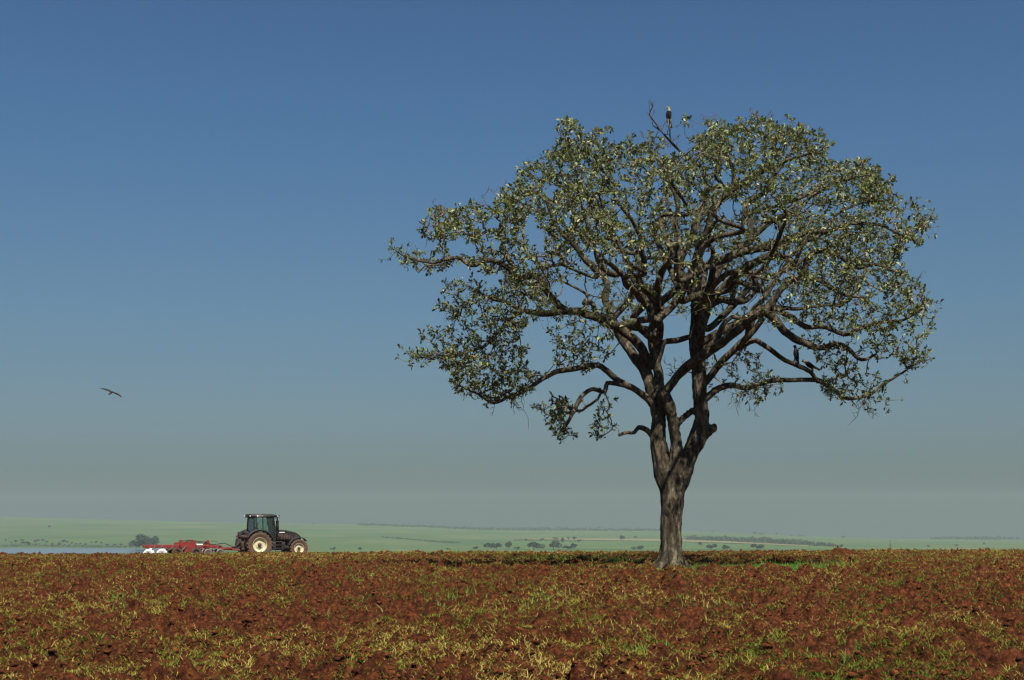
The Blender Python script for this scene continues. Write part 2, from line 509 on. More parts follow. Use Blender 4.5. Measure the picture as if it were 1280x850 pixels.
# main limbs traced from the photo: points (column, row, half width), depth at the tip, bow
limbs = [
    ([(824, 492, 9), (824, 464, 6.5), (818, 424, 7), (819, 396, 6), (821, 368, 5.5), (826, 345, 4.5), (836, 322, 4.2), (846, 300, 3.8), (842, 280, 3.4), (847, 258, 3.2), (838, 228, 2.4), (834, 200, 1.8)], 0.4, 0.2),
    ([(820, 372, 5), (800, 353, 5), (806, 335, 4.2), (803, 315, 3.6), (800, 297, 3.2), (788, 275, 2.6), (770, 250, 2.2), (763, 225, 1.8), (742, 195, 1.3)], -2.6, 0),
    ([(822, 380, 5), (843, 362, 5.2), (862, 345, 5.2), (885, 330, 5.5), (905, 322, 5.8), (929, 313, 5.2), (958, 308, 5), (985, 299, 4.8), (1005, 290, 4), (1035, 288, 3), (1060, 280, 2.5), (1100, 282, 2), (1130, 295, 1.6), (1150, 284, 1.1)], -1.2, -0.6),
    ([(818, 500, 9), (809, 467, 8), (798, 450, 7), (784, 428, 6.5), (770, 405, 6), (762, 388, 5.5), (758, 372, 5), (762, 355, 4.5), (746, 335, 4.6), (732, 322, 4.2), (719, 305, 4), (704, 292, 3.2), (690, 272, 2.6), (681, 250, 2.2), (664, 242, 1.8), (640, 256, 1.3)], 1.6, 0.2),
    ([(812, 462, 7), (803, 438, 6.5), (790, 420, 6.5), (772, 405, 6), (756, 397, 5.5), (741, 393, 5.5), (722, 388, 5), (705, 388, 4.5), (688, 390, 4.5), (668, 388, 4), (650, 385, 3), (633, 376, 2.5), (615, 372, 2), (592, 362, 1.3)], -0.9, -0.3),
    ([(708, 388, 4.5), (696, 379, 5), (685, 366, 4.5), (679, 352, 4.8), (670, 344, 4.6), (648, 347, 4.5), (638, 336, 4), (622, 327, 3.6), (608, 325, 3.4), (590, 330, 3), (572, 321, 2.6), (546, 327, 2), (515, 324, 1.4), (494, 313, .8)], -1.8, 0),
    ([(645, 346, 4.2), (640, 330, 3.6), (631, 316, 3.2), (626, 298, 2.8), (612, 288, 2.2), (592, 296, 1.7), (566, 282, 1.1)], -1.0, 0.2),
    ([(823, 516, 6), (815, 505, 5.5), (795, 489, 4.5), (775, 478, 4.3), (761, 465, 4), (747, 457, 4), (722, 461, 3.8), (699, 464, 3.6), (682, 473, 3.2), (671, 481, 3), (654, 489, 2.7), (635, 497, 2.3), (618, 504, 2), (598, 492, 1.6), (573, 481, 1.1)], -1.4, -0.3),
    ([(782, 482, 3.4), (769, 480, 3.2), (758, 479, 3), (755, 490, 3), (741, 486, 3), (727, 495, 3), (720, 512, 2.7), (711, 526, 2.3), (700, 538, 1.4)], -2.0, 0),
    ([(815, 545, 4), (808, 537, 3.5), (799, 534, 3.4), (793, 541, 2.6), (784, 541, 2.3), (774, 544, 2)], -0.8, 0),
    ([(651, 387, 3), (640, 397, 2.6), (624, 414, 2.4), (607, 432, 2.3), (584, 440, 1.9), (561, 447, 1.4), (520, 446, .8)], -1.6, 0),
    ([(832, 490, 6), (845, 473, 6), (860, 457, 6.5), (880, 443, 6.5), (900, 428, 6.5), (920, 412, 6.5), (939, 396, 7), (958, 387, 6.5), (966, 376, 5), (975, 362, 4.6), (988, 352, 4.6), (1000, 348, 4.5), (1026, 352, 3.5), (1052, 368, 2.6), (1080, 372, 1.6)], -1.8, -0.7),
    ([(955, 389, 6), (968, 400, 5.5), (980, 415, 5), (998, 427, 5), (1025, 435, 4), (1045, 430, 3.5), (1060, 434, 3), (1078, 450, 2.5), (1095, 443, 1.6)], -1.0, 0),
    ([(962, 386, 5), (985, 395, 4), (1005, 408, 3.5), (1030, 410, 3), (1058, 417, 3), (1078, 408, 2.6), (1099, 402, 2.2), (1130, 399, 1.8), (1155, 385, 1.1)], -2.4, 0),
    ([(871, 378, 7.5), (860, 358, 6), (852, 345, 5.5), (849, 325, 5), (858, 305, 4.2), (864, 290, 3.8), (870, 270, 3.4), (880, 252, 3), (882, 232, 2.5), (877, 212, 2.2), (866, 201, 2.2), (850, 188, 1.7), (838, 176, 1.4), (826, 164, 1.1), (816, 157, .7)], 0.9, 0.3),
    ([(824, 163, .9), (817, 152, .75), (811, 143, .65), (815, 134, .5), (816, 127, .35)], 0.8, 0),
    ([(847, 186, 1.4), (838, 177, 1.3), (837, 166, 1.2), (836, 157.5, 1.1)], 0.75, 0),
    ([(873, 376, 8), (869, 352, 7), (867, 335, 6), (875, 310, 5), (884, 285, 4.8), (890, 263, 4.8), (906, 247, 4.8), (921, 237, 4.8), (940, 222, 4), (958, 212, 3.4), (985, 200, 2.4), (1015, 192, 1.4)], -1.9, 0),
    ([(910, 244, 3.6), (917, 226, 3), (914, 208, 2.6), (905, 190, 2), (900, 168, 1.2)], -1.4, 0),
    ([(910, 244, 3.2), (901, 228, 2.6), (895, 219, 2.4), (896, 206, 2), (886, 180, 1.2)], -0.6, 0),
    ([(874, 392, 8), (885, 364, 6), (895, 345, 6), (905, 328, 5.5), (922, 310, 5), (940, 297, 5), (938, 278, 4.4), (933, 262, 4), (942, 248, 3.6), (958, 240, 3.4), (964, 226, 2.8), (975, 208, 2.3), (990, 185, 1.8), (1000, 165, 1.1)], 2.2, 0.3),
    ([(939, 298, 4.2), (951, 289, 4), (962, 278, 4), (972, 273, 3.5), (988, 266, 3.2), (1000, 258, 2.6), (1015, 245, 2.5), (1030, 238, 2), (1050, 225, 1.7), (1085, 222, 1.1)], 3.0, 0),
    ([(874, 398, 8), (892, 372, 6), (912, 352, 5.5), (932, 334, 5.5), (960, 320, 5.5), (975, 320, 5), (990, 328, 4.6), (1001, 340, 4.2), (1008, 320, 4.2), (1016, 312, 4.4), (1032, 312, 3.6), (1050, 320, 3), (1070, 335, 2.5), (1095, 330, 2.1), (1124, 342, 1.3)], -3.0, -0.3),
    ([(876, 503, 6), (886, 495, 5), (900, 486, 4.4), (915, 482, 3.8), (939, 485, 3.4), (965, 478, 3.2), (992, 478, 3), (1022, 477, 3.2), (1040, 485, 3), (1058, 497, 2.8), (1087, 494, 2.2), (1105, 480, 1.9), (1128, 467, 1.5), (1148, 452, 1)], 0.6, 0.1),
    ([(876, 484, 5), (890, 468, 5), (899, 456, 4.8), (908, 446, 4.8), (918, 437, 4.6), (930, 424, 4.4), (941, 414, 4), (953, 398, 4)], -0.8, 0),
    ([(919, 436, 4), (932, 430, 3.8), (945, 426, 3.6), (960, 435, 3.3), (977, 448, 3.2), (995, 456, 3.2), (1008, 463, 3), (1016, 469, 3), (1023, 478, 2.8)], 0.38, 0),
    ([(821, 456, 3.5), (826, 442, 3.4), (830, 428, 3.8), (845, 425, 4), (864, 421, 3.5)], 0.2, -0.15),
    ([(874, 446, 5), (880, 436, 4), (893, 425, 4), (900, 414, 3.8), (904, 404, 3.4), (916, 395, 3), (930, 397, 2.2), (945, 380, 1.4)], -1.1, 0),
    ([(875, 388, 6), (888, 381, 5.4), (904, 375, 5), (918, 377, 5), (935, 373, 4), (948, 360, 3.4), (960, 345, 2.6), (985, 338, 1.8)], 1.6, 0),
    ([(820, 380, 4.5), (805, 360, 4.5), (785, 357, 4), (776, 340, 4.2), (762, 341, 4), (745, 320, 3), (742, 300, 2.4), (730, 270, 1.8), (722, 235, 1.2)], -1.6, 0),
    ([(807, 322, 3.2), (798, 316, 3), (782, 316, 2.7), (765, 300, 2.2), (755, 270, 1.6), (748, 240, 1.1)], -2.8, 0),
    ([(711, 297, 3), (719, 280, 2.8), (716, 262, 2.5), (711, 242, 2.1), (700, 215, 1.6), (706, 180, 1)], 1.8, 0),
    ([(886, 330, 3.2), (891, 316, 3), (885, 299, 2.5), (893, 280, 2), (905, 270, 1.5)], -1.6, 0),
    ([(1001, 345, 3.4), (996, 325, 3), (1006, 305, 2.6), (1025, 296, 2.4), (1045, 270, 2), (1075, 255, 1.6), (1110, 250, 1.1)], -1.6, 0),
]
limb_paths = []
for k, (pts, d1, bow) in enumerate(limbs):
    d0 = depth_at(pts[0][0], pts[0][1])
    p = px_path(pts, d0, d1, 0.10, bow)
    jit = np.cumsum(rng.normal(0, 0.012, (len(p), 3)), 0)
    jit -= np.linspace(0, 1, len(p))[:, None] * jit[-1]
    p[:, :3] += jit * [0.6, 1.5, 0.6]
    limb_paths.append(p); add_nodes(p)
BIRD_PATHS = {'lower': limb_paths[25], 'perch': limb_paths[16]}

# limbs that grow towards the viewer and away, filling the crown's depth
def grown(start, target, r0, r1, wig=0.35):
    a = np.array(start); b = np.array(target); n = 6
    rows = []
    for i in range(n + 1):
        t = i / n
        q = a + (b - a) * t + np.array([0, 0, 1]) * min(0.7, 0.12 * np.linalg.norm(b - a)) * math.sin(math.pi * t) * (0.5 if b[2] > a[2] + 1 else 1)
        if 0 < i < n: q = q + rng.normal(0, wig, 3)
        rows.append((*q, r0 + (r1 - r0) * t))
    return catmull(rows, 0.12)
depth_targets = [((824, 430), (770, 300), -4.6), ((824, 400), (840, 230), -4.2), ((873, 420), (960, 350), -5.0), ((873, 400), (900, 250), -4.8),
                 ((873, 440), (980, 260), -4.6), ((822, 440), (700, 330), -3.8), ((824, 430), (760, 280), 4.8), ((822, 400), (830, 230), 4.4),
                 ((873, 420), (960, 330), 5.0), ((873, 400), (910, 230), 4.6), ((873, 440), (1020, 290), 4.6), ((822, 440), (700, 350), 3.8),
                 ((873, 430), (1050, 380), 3.2), ((873, 400), (860, 330), -5.4), ((824, 400), (800, 350), 5.2), ((873, 400), (1040, 220), 2.4)]
for (s, t, d) in depth_targets:
    q = P(s[0], s[1], TY + depth_at(*s)); e = P(t[0], t[1], TY + d)
    p = grown(q, e, 0.11, 0.03)
    limb_paths.append(p); add_nodes(p)
for k, p in enumerate(limb_paths):
    q = p.copy(); q[:, :3] -= TREE_O
    v, f = tube_geo(q, 9, 0.045, 50 + k)
    link('branch', np_mesh('branch', v, f), M['bark'], tree, smooth=True)

# where the crown has leaves, as seen from the field: outline and gaps in photo pixels
CROWN = [(488, 308), (505, 312), (530, 318), (548, 312), (535, 300), (525, 280), (535, 258), (560, 252), (590, 258), (615, 265), (628, 240), (645, 215), (668, 195), (690, 190), (697, 165), (700, 145), (725, 148), (745, 155), (762, 155), (768, 175), (785, 180), (800, 168), (815, 166), (828, 180), (845, 192), (862, 190), (872, 175), (880, 160), (900, 155), (925, 148), (945, 152), (965, 150), (990, 152), (1000, 165), (1030, 172), (1048, 178), (1045, 195), (1062, 205), (1090, 205), (1108, 222), (1120, 240), (1140, 258), (1165, 258), (1168, 272), (1160, 290), (1140, 310), (1122, 318), (1132, 340), (1138, 358), (1150, 365), (1170, 372), (1178, 392), (1170, 408), (1150, 410), (1140, 420), (1155, 440), (1158, 465), (1140, 480), (1128, 500), (1105, 508), (1080, 508), (1050, 498), (1030, 495), (1018, 480), (1030, 462), (1028, 440), (1005, 432), (985, 420), (965, 400), (930, 402), (905, 402), (880, 395), (850, 392), (825, 385), (790, 408), (775, 400), (760, 408), (745, 405), (725, 405), (700, 404), (688, 400), (662, 400), (655, 420), (670, 440), (682, 460), (668, 490), (640, 502), (615, 506), (590, 497), (560, 482), (552, 465), (556, 448), (530, 452), (505, 452), (505, 435), (530, 425), (540, 400), (552, 385), (555, 355), (575, 350), (600, 355), (615, 365), (632, 350), (620, 335), (590, 335), (560, 338), (530, 340), (500, 345)]
EXTRA = [[(688, 408), (700, 405), (745, 405), (768, 415), (770, 435), (750, 455), (720, 462), (695, 455), (685, 430)],
         [(672, 505), (690, 495), (720, 495), (715, 520), (725, 545), (700, 548), (685, 525)],
         [(735, 510), (760, 490), (775, 510), (790, 535), (770, 545), (745, 552), (735, 535)],
         [(918, 445), (935, 435), (950, 455), (972, 470), (970, 490), (945, 500), (915, 497), (895, 490), (868, 480), (858, 470), (880, 455)],
         [(846, 146), (862, 142), (866, 158), (850, 162)],
         [(1124, 490), (1138, 488), (1140, 504), (1126, 505)]]
GAPS = [[(688, 352), (738, 350), (752, 384), (715, 384), (693, 378)], [(876, 335), (905, 328), (892, 362), (876, 360)], [(895, 266), (928, 242), (934, 262), (905, 275)],
        [(897, 214), (916, 222), (910, 240)], [(657, 270), (668, 266), (686, 312), (674, 318), (655, 295)], [(948, 292), (962, 282), (975, 298), (950, 304)],
        [(560, 300), (600, 305), (590, 320), (560, 318)], [(830, 245), (838, 245), (838, 262), (832, 262)], [(1128, 316), (1142, 314), (1140, 345), (1128, 340)],
        [(690, 418), (690, 465), (660, 465), (660, 418)]]
def inpoly(x, y, poly):
    poly = np.array(poly, float); n = len(poly); ins = np.zeros(x.shape, bool); j = n - 1
    for i in range(n):
        xi, yi = poly[i]; xj, yj = poly[j]
        c = ((yi > y) != (yj > y)) & (x < (xj - xi) * (y - yi) / (yj - yi + 1e-12) + xi)
        ins ^= c; j = i
    return ins
def crown_points(n):
    out = []
    tot = 0
    while tot < n:
        x = rng.uniform(485, 1180, 6000); y = rng.uniform(138, 555, 6000)
        qx = x + (fbm(x / 16, y / 16, 401, 2) - 0.37) * 46; qy = y + (fbm(x / 16 + 9, y / 16, 402, 2) - 0.37) * 40
        ok = inpoly(qx, qy, CROWN)
        for e in EXTRA: ok |= inpoly(qx, qy, e)
        for g in GAPS: ok &= ~inpoly(x, y, g)
        x = x[ok]; y = y[ok]
        u = np.sqrt(((x - 845) / 345) ** 2 + ((y - 325) / 195) ** 2)
        half = 0.9 + 5.2 * np.sqrt(np.maximum(0, 1 - u ** 2))
        half = np.where(y > 420, np.minimum(half, 1.6), half)
        half = np.where((x < 660), np.minimum(half, 2.6), half)
        s = rng.uniform(-1, 1, x.shape); s = np.sign(s) * np.abs(s) ** 0.75
        d = half * s + np.where(x < 660, -1.2, 0.0)
        Y = TY + d
        X = (x - 640) / F * Y; Z = EYE - (y - HY) / F * Y
        clump = fbm(X / 1.15 + Y * 0.6, Z / 1.0 - Y * 0.45, 91, 3)
        thin = np.where((x < 690) & (y > 345), 0.8, np.where(x < 640, 0.75, np.where((x > 1060) & (y > 330), 0.75, 1.0)))
        thin = thin * np.where((y > 310) & (x > 700) & (x < 1000) & (d < -0.3), 0.42, 1.0) * np.where((y > 350) & (x > 740) & (x < 960), 0.6, 1.0)
        keep = (clump > 0.385) & (rng.random(x.shape) < thin)
        p = np.stack([X, Y, Z], 1)[keep]
        out.append(p); tot += len(p)
    return np.vstack(out)[:n]

N_TIPS = 7800
pts = crown_points(N_TIPS)
ends = []
for (lp, d1, bow), p in zip(limbs, limb_paths):
    if lp[-1][2] > 1.3 or lp[-1][1] < 160 or lp[0][0] == 847: continue
    ends.append(p[-1, :3] + rng.normal(0, 0.16, (11, 3)))
    ends.append(p[-5, :3] + rng.normal(0, 0.2, (6, 3)))
pts = np.vstack([pts] + ends); N_TIPS = len(pts)
nodes = np.vstack(NODES); par = np.full(len(nodes), -1)
nr0 = np.concatenate(NRAD)
ok = nr0 < 0.135
cap = len(nodes) + N_TIPS * 40
ALL = np.zeros((cap, 3)); ALL[:len(nodes)] = nodes
PEN = np.zeros(cap); PEN[:len(nodes)] = np.where(ok, 0.0, 2.5)
PAR = np.full(cap, -1); cnt = len(nodes); n_skel = cnt
# nearest points first, so twigs grow outwards from the limbs
d0 = np.array([np.min(((ALL[:cnt] - p) ** 2).sum(1)) for p in pts])
order = np.argsort(d0)
tips = []
for k in order:
    p = pts[k]
    d = np.sqrt(((ALL[:cnt] - p) ** 2).sum(1)) + PEN[:cnt]
    j = int(np.argmin(d))
    a = ALL[j]; v = p - a; L = float(np.linalg.norm(v))
    if L < 0.06: continue
    n = max(2, int(L / 0.16))
    side = np.cross(v, rng.normal(0, 1, 3)); side /= max(np.linalg.norm(side), 1e-6)
    bowv = side * L * rng.uniform(0.05, 0.22) + np.array([0, 0, -1]) * L * rng.uniform(-0.05, 0.18)
    last = j
    for i in range(1, n + 1):
        t = i / n
        q = a + v * t + bowv * math.sin(math.pi * t)
        if i < n: q = q + rng.normal(0, 0.022, 3)
        if cnt >= cap: break
        ALL[cnt] = q; PAR[cnt] = last; last = cnt; cnt += 1
    tips.append(last)
# pipe model thickness
load = np.zeros(cnt)
for t in tips: load[t] += 1
for i in range(cnt - 1, n_skel - 1, -1):
    if PAR[i] >= 0: load[PAR[i]] += load[i]
rad = 0.0042 * np.maximum(load, 1) ** 0.46
rad = np.minimum(rad, 0.05)
has_child = np.zeros(cnt, bool)
cont = np.full(cnt, -1)
for i in range(n_skel, cnt):
    p = PAR[i]
    if p >= n_skel and (cont[p] == -1 or load[i] > load[cont[p]]): cont[p] = i
twig_geo = []
started = np.zeros(cnt, bool)
for i in range(n_skel, cnt):
    p = PAR[i]
    if p >= n_skel and cont[p] == i: continue
    ch = [p, i]; c = i
    while cont[c] != -1:
        c = cont[c]; ch.append(c)
    r = rad[ch].copy(); r[0] = r[1]
    path = np.concatenate([ALL[ch], r[:, None]], 1)
    path[:, :3] -= TREE_O
    twig_geo.append(tube_geo(path, 4 if r[0] < 0.012 else 5))
# bare twigs poking out of the crown
bare = []
for (x, y, n, dx, dy) in [(1082, 500, 9, 6, 30), (930, 492, 9, 0, 28), (650, 495, 5, -4, 30), (818, 160, 7, -6, -26), (838, 172, 5, 12, -14), (940, 160, 6, -6, -22), (975, 155, 5, 3, -20), (628, 260, 6, -12, -26), (846, 458, 8, -10, -22),
                          (900, 160, 5, 6, -18), (1000, 345, 1, 4, 3), (560, 258, 6, -8, -12), (1150, 280, 4, 14, -8), (530, 325, 6, -10, -14), (1135, 355, 3, 10, -8), (860, 185, 4, 8, -18), (1060, 430, 5, 6, -14), (700, 388, 4, -6, 12)]:
    A = np.vstack(NODES + [ALL[n_skel:cnt]])
    for k in range(n):
        q0 = np.array(P(x + rng.normal(0, 9), y + rng.normal(0, 5), TY + depth_at(x, y) + rng.normal(0, 0.35)))
        a = A[int(np.argmin(((A - q0) ** 2).sum(1)))]
        L = math.hypot(dx, dy) * MPP * rng.uniform(0.5, 1.2)
        dv = np.array([dx, 0, -dy], float); dv = dv / np.linalg.norm(dv) + rng.normal(0, 0.55, 3); dv /= np.linalg.norm(dv)
        e = a + dv * L
        rows = [(*(a + dv * L * t + rng.normal(0, 0.045, 3) * (0 < t)), 0.011 - 0.007 * t) for t in (0, .2, .4, .6, .8, 1)]
        p = catmull(rows, 0.1); p[:, :3] -= TREE_O
        twig_geo.append(tube_geo(p, 4))
        for s in range(4):
            i0 = rng.integers(len(p) // 4, len(p)); m0 = p[i0, :3]
            d2 = dv + rng.normal(0, 0.7, 3); d2 /= np.linalg.norm(d2); l2 = L * rng.uniform(.15, .45)
            twig_geo.append(tube_geo(catmull([(*m0, 0.006), (*(m0 + d2 * l2 * .5 + rng.normal(0, .025, 3)), 0.005), (*(m0 + d2 * l2), 0.003)], 0.1), 4))
V, Q = join_geo(twig_geo)
# leaves: rosettes towards the tip of every twig
LP, LD, LS = [], [], []
for t in tips:
    tip = ALL[t]
    px = 640 + tip[0] / tip[1] * F; py = HY - (tip[2] - EYE) / tip[1] * F
    if rng.random() < (0.35 if (800 < px < 872 and py < 190) else 0.07): continue
    chain = [t]
    while len(chain) < 5 and PAR[chain[-1]] >= 0: chain.append(PAR[chain[-1]])
    axis = ALL[t] - ALL[chain[min(2, len(chain) - 1)]]; axis = axis / max(np.linalg.norm(axis), 1e-6)
    nl = int(rng.integers(7, 13) * (1.2 if py < 320 else 1.0))
    for k in range(nl):
        b = chain[0] if rng.random() < 0.6 else chain[rng.integers(0, len(chain))]
        LP.append(ALL[b] + rng.normal(0, 0.015, 3))
        dv = rng.normal(0, 1, 3); dv /= np.linalg.norm(dv)
        dv = dv + axis * 0.7 + [0, 0, 0.12]; LD.append(dv / np.linalg.norm(dv)); LS.append(0.05 + 0.11 * rng.random() ** 1.5)
LP = np.array(LP); LD = np.array(LD); LS = np.array(LS)[:, None]
def leaf_mesh(name, LP, LD, LS, width=0.46):
    n = len(LP)
    up = np.array([0, 0, 1.0]) + rng.normal(0, 0.75, (n, 3))
    S = np.cross(LD, up); S /= np.maximum(np.linalg.norm(S, axis=1, keepdims=True), 1e-6)
    N = np.cross(S, LD)
    base = LP; fold = rng.uniform(0.02, 0.12, (n, 1)); droop = rng.uniform(0.0, 0.25, (n, 1))
    mid = base + LD * LS * 0.55
    left = base + LD * LS * 0.58 + S * LS * width / 2 + N * LS * fold
    right = base + LD * LS * 0.58 - S * LS * width / 2 + N * LS * fold
    tip = base + LD * LS - N * LS * droop
    V = np.stack([base, left, tip, right, mid], 1).reshape(-1, 3)
    i = (np.arange(n) * 5)[:, None]
    Q = np.concatenate([i + np.array([[0, 4, 2, 1]]), i + np.array([[0, 3, 2, 4]])], 0)
    return np_mesh(name, V, Q)
crown = link('crown', leaf_mesh('crown', LP - TREE_O, LD, LS), M['leaf'], tree)
link('twigs', np_mesh('twigs', V, Q), M['twig'], crown, smooth=True)
print('leaves', len(LP), 'tips', len(tips), 'twig verts', len(V))

# ------------------------------------------------------------------ grass and clods on the field
def blades(name, X, Y, length, width, lean, tone, m, segs=2, label='', cat='grass'):
    n = len(X)
    Z = ground(X, Y) - 0.01
    a = rng.uniform(0, 2 * np.pi, n); f = a + rng.normal(0, 0.6, n) + np.pi / 2
    d = np.stack([np.cos(a), np.sin(a)], 1)
    L = length; ln = lean
    base = np.stack([X, Y, Z], 1)
    side = np.stack([np.cos(f), np.sin(f), np.zeros(n)], 1) * (width / 2)[:, None]
    hd = np.stack([d[:, 0], d[:, 1], np.zeros(n)], 1); up = np.array([0, 0, 1.0])
    mid = base + hd * (L * 0.5 * np.sin(ln))[:, None] + up * (L * 0.55 * np.cos(ln * 0.8))[:, None]
    tip = mid + hd * (L * 0.5 * np.sin(ln * 1.5))[:, None] + up * (L * 0.45 * np.cos(ln * 1.5))[:, None]
    V = np.stack([base - side, base + side, mid + side * 0.8, mid - side * 0.8, tip + side * 0.15, tip - side * 0.15], 1).reshape(-1, 3)
    i = (np.arange(n) * 6)[:, None]
    Q = np.concatenate([i + np.array([[0, 1, 2, 3]]), i + np.array([[3, 2, 4, 5]])], 0)
    me = np_mesh(name, V, Q)
    at = me.attributes.new('tone', 'FLOAT', 'POINT')
    at.data.foreach_set('value', np.repeat(tone, 6).astype(np.float32))
    o = link(name, me, m)
    return tag(o, label, cat, kind='stuff')

def scatter(n, y0, y1, half=0.40, extra=1.5, pw=1.0):
    """points spread evenly over the strip the field shows, thinning with distance"""
    u = rng.random(n)
    Y = y0 + (y1 - y0) * u ** pw
    return rng.uniform(-1, 1, n) * (half * Y + extra), Y

# tufts of dry grass: dense patches on open soil
nt_ = 350000
X, Y = scatter(nt_, 12.5, 62, pw=1.15)
dens = fbm(X / 1.8, Y / 2.8, 201, 3) * 0.55 + fbm(X / 0.5, Y / 0.8, 233, 3) * 0.62
keep = dens > rng.normal(0.458, 0.058, nt_)
X = X[keep]; Y = Y[keep]
freshn = fbm(X / 1.6 + 9, Y / 2.6, 260, 3)
nb = rng.integers(3, 10, len(X))
BX = np.repeat(X, nb) + rng.normal(0, 0.05, nb.sum()); BY = np.repeat(Y, nb) + rng.normal(0, 0.05, nb.sum())
fr = np.repeat(freshn + rng.normal(0, 0.06, len(X)), nb)
tone = np.clip(0.53 - (fr - 0.42) * 1.9 + rng.normal(0, 0.24, len(BX)), 0, 1)
blades('dry_grass', BX, BY, rng.uniform(0.02, 0.085, len(BX)) * np.where(rng.random(len(BX)) < .05, 1.9, 1), rng.uniform(0.004, 0.0095, len(BX)) * (0.8 + BY / 40), rng.uniform(0.5, 1.6, len(BX)), tone, M['grass'], label='yellowing grass tufts scattered over the ploughed soil')
print('grass blades', len(BX))
# fresh grass round the tree's foot and in a few spots
GX, GY = [], []
for (px, py, sx, sy, n) in [(955, 712, 0.9, 0.5, 8500), (945, 715.5, 0.8, 0.3, 2600), (765, 704, 1.1, 0.8, 1300), (700, 701, 1.0, 0.7, 700), (885, 711, 0.5, 0.4, 500), (1010, 709, 0.9, 0.5, 250), (905, 702, 1.0, .8, 200),
                            (815, 828, 0.22, 0.22, 200), (785, 826, 0.15, 0.15, 100), (680, 765, 0.9, 0.6, 250), (480, 735, 1.4, 0.9, 250), (1080, 835, 0.3, 0.25, 90), (900, 775, .5, .4, 160), (550, 765, .9, .6, 200), (150, 765, .6, .5, 120)]:
    Yc = 1.2 / ((py - HY) / F) if py > 720 else 1.2 * F / (py - HY)
    for _ in range(4): Yc = (EYE - float(macro((px - 640) / F * Yc, Yc))) * F / (py - HY)
    x = (px - 640) / F * Yc + rng.normal(0, sx, n); y = Yc + rng.normal(0, sy, n)
    GX.append(x); GY.append(y)
GX = np.concatenate(GX); GY = np.concatenate(GY)
okg = np.hypot(GX - TREE_O[0], GY - TREE_O[1]) > 0.55
GX = GX[okg]; GY = GY[okg]
blades('green_grass', GX, GY, rng.uniform(0.07, 0.18, len(GX)), rng.uniform(0.007, 0.014, len(GX)) * (0.8 + GY / 40), rng.uniform(0.05, 0.8, len(GX)), rng.random(len(GX)), M['green_grass'], label='fresh green grass growing round the foot of the big tree')

def clods(n):
    bm = bmesh.new(); bmesh.ops.create_icosphere(bm, subdivisions=2, radius=1)
    bv = np.array([v.co for v in bm.verts]); bf = np.array([[v.index for v in f.verts] for f in bm.faces]); bm.free()
    variants = []
    for k in range(9):
        nz = np.array([fbm(np.array([v[0] * 1.9 + k * 5 + v[2] * 1.3]), np.array([v[1] * 1.9 - v[2] * 1.2]), 40 + k, 3)[0] for v in bv])
        cut = bv * (0.30 + 1.5 * nz)[:, None]
        for c in range(3):
            nrm = rng.normal(0, 1, 3); nrm /= np.linalg.norm(nrm); lim = 0.62
            dd = cut @ nrm; cut = cut - np.maximum(0, dd - lim)[:, None] * nrm
        variants.append(cut)
    X, Y = scatter(n, 12.5, 58, pw=1.25)
    keep = fbm(X / 1.7, Y / 1.7, 301, 3) > rng.normal(0.40, 0.07, n)
    X = X[keep]; Y = Y[keep]; n = len(X)
    S = 0.012 + 0.038 * rng.random(n) ** 3
    Z = ground(X, Y) + S * 0.15
    Vs, Fs, o = [], [], 0
    for i in range(n):
        v = variants[i % 9]; a = rng.uniform(0, 6.28); c, s = math.cos(a), math.sin(a)
        R = np.array([[c, -s, 0], [s, c, 0], [0, 0, 1]])
        sc = S[i] * np.array([rng.uniform(.8, 1.4), rng.uniform(.8, 1.3), rng.uniform(.55, .95)])
        Vs.append((v * sc) @ R.T + [X[i], Y[i], Z[i]]); Fs.append(bf + o); o += len(v)
    return link('soil_clods', np_mesh('soil_clods', np.vstack(Vs), np.vstack(Fs)), M['clod'])
tag(clods(60000), 'crumbly red soil clods strewn over the ploughed field', 'soil', kind='stuff')

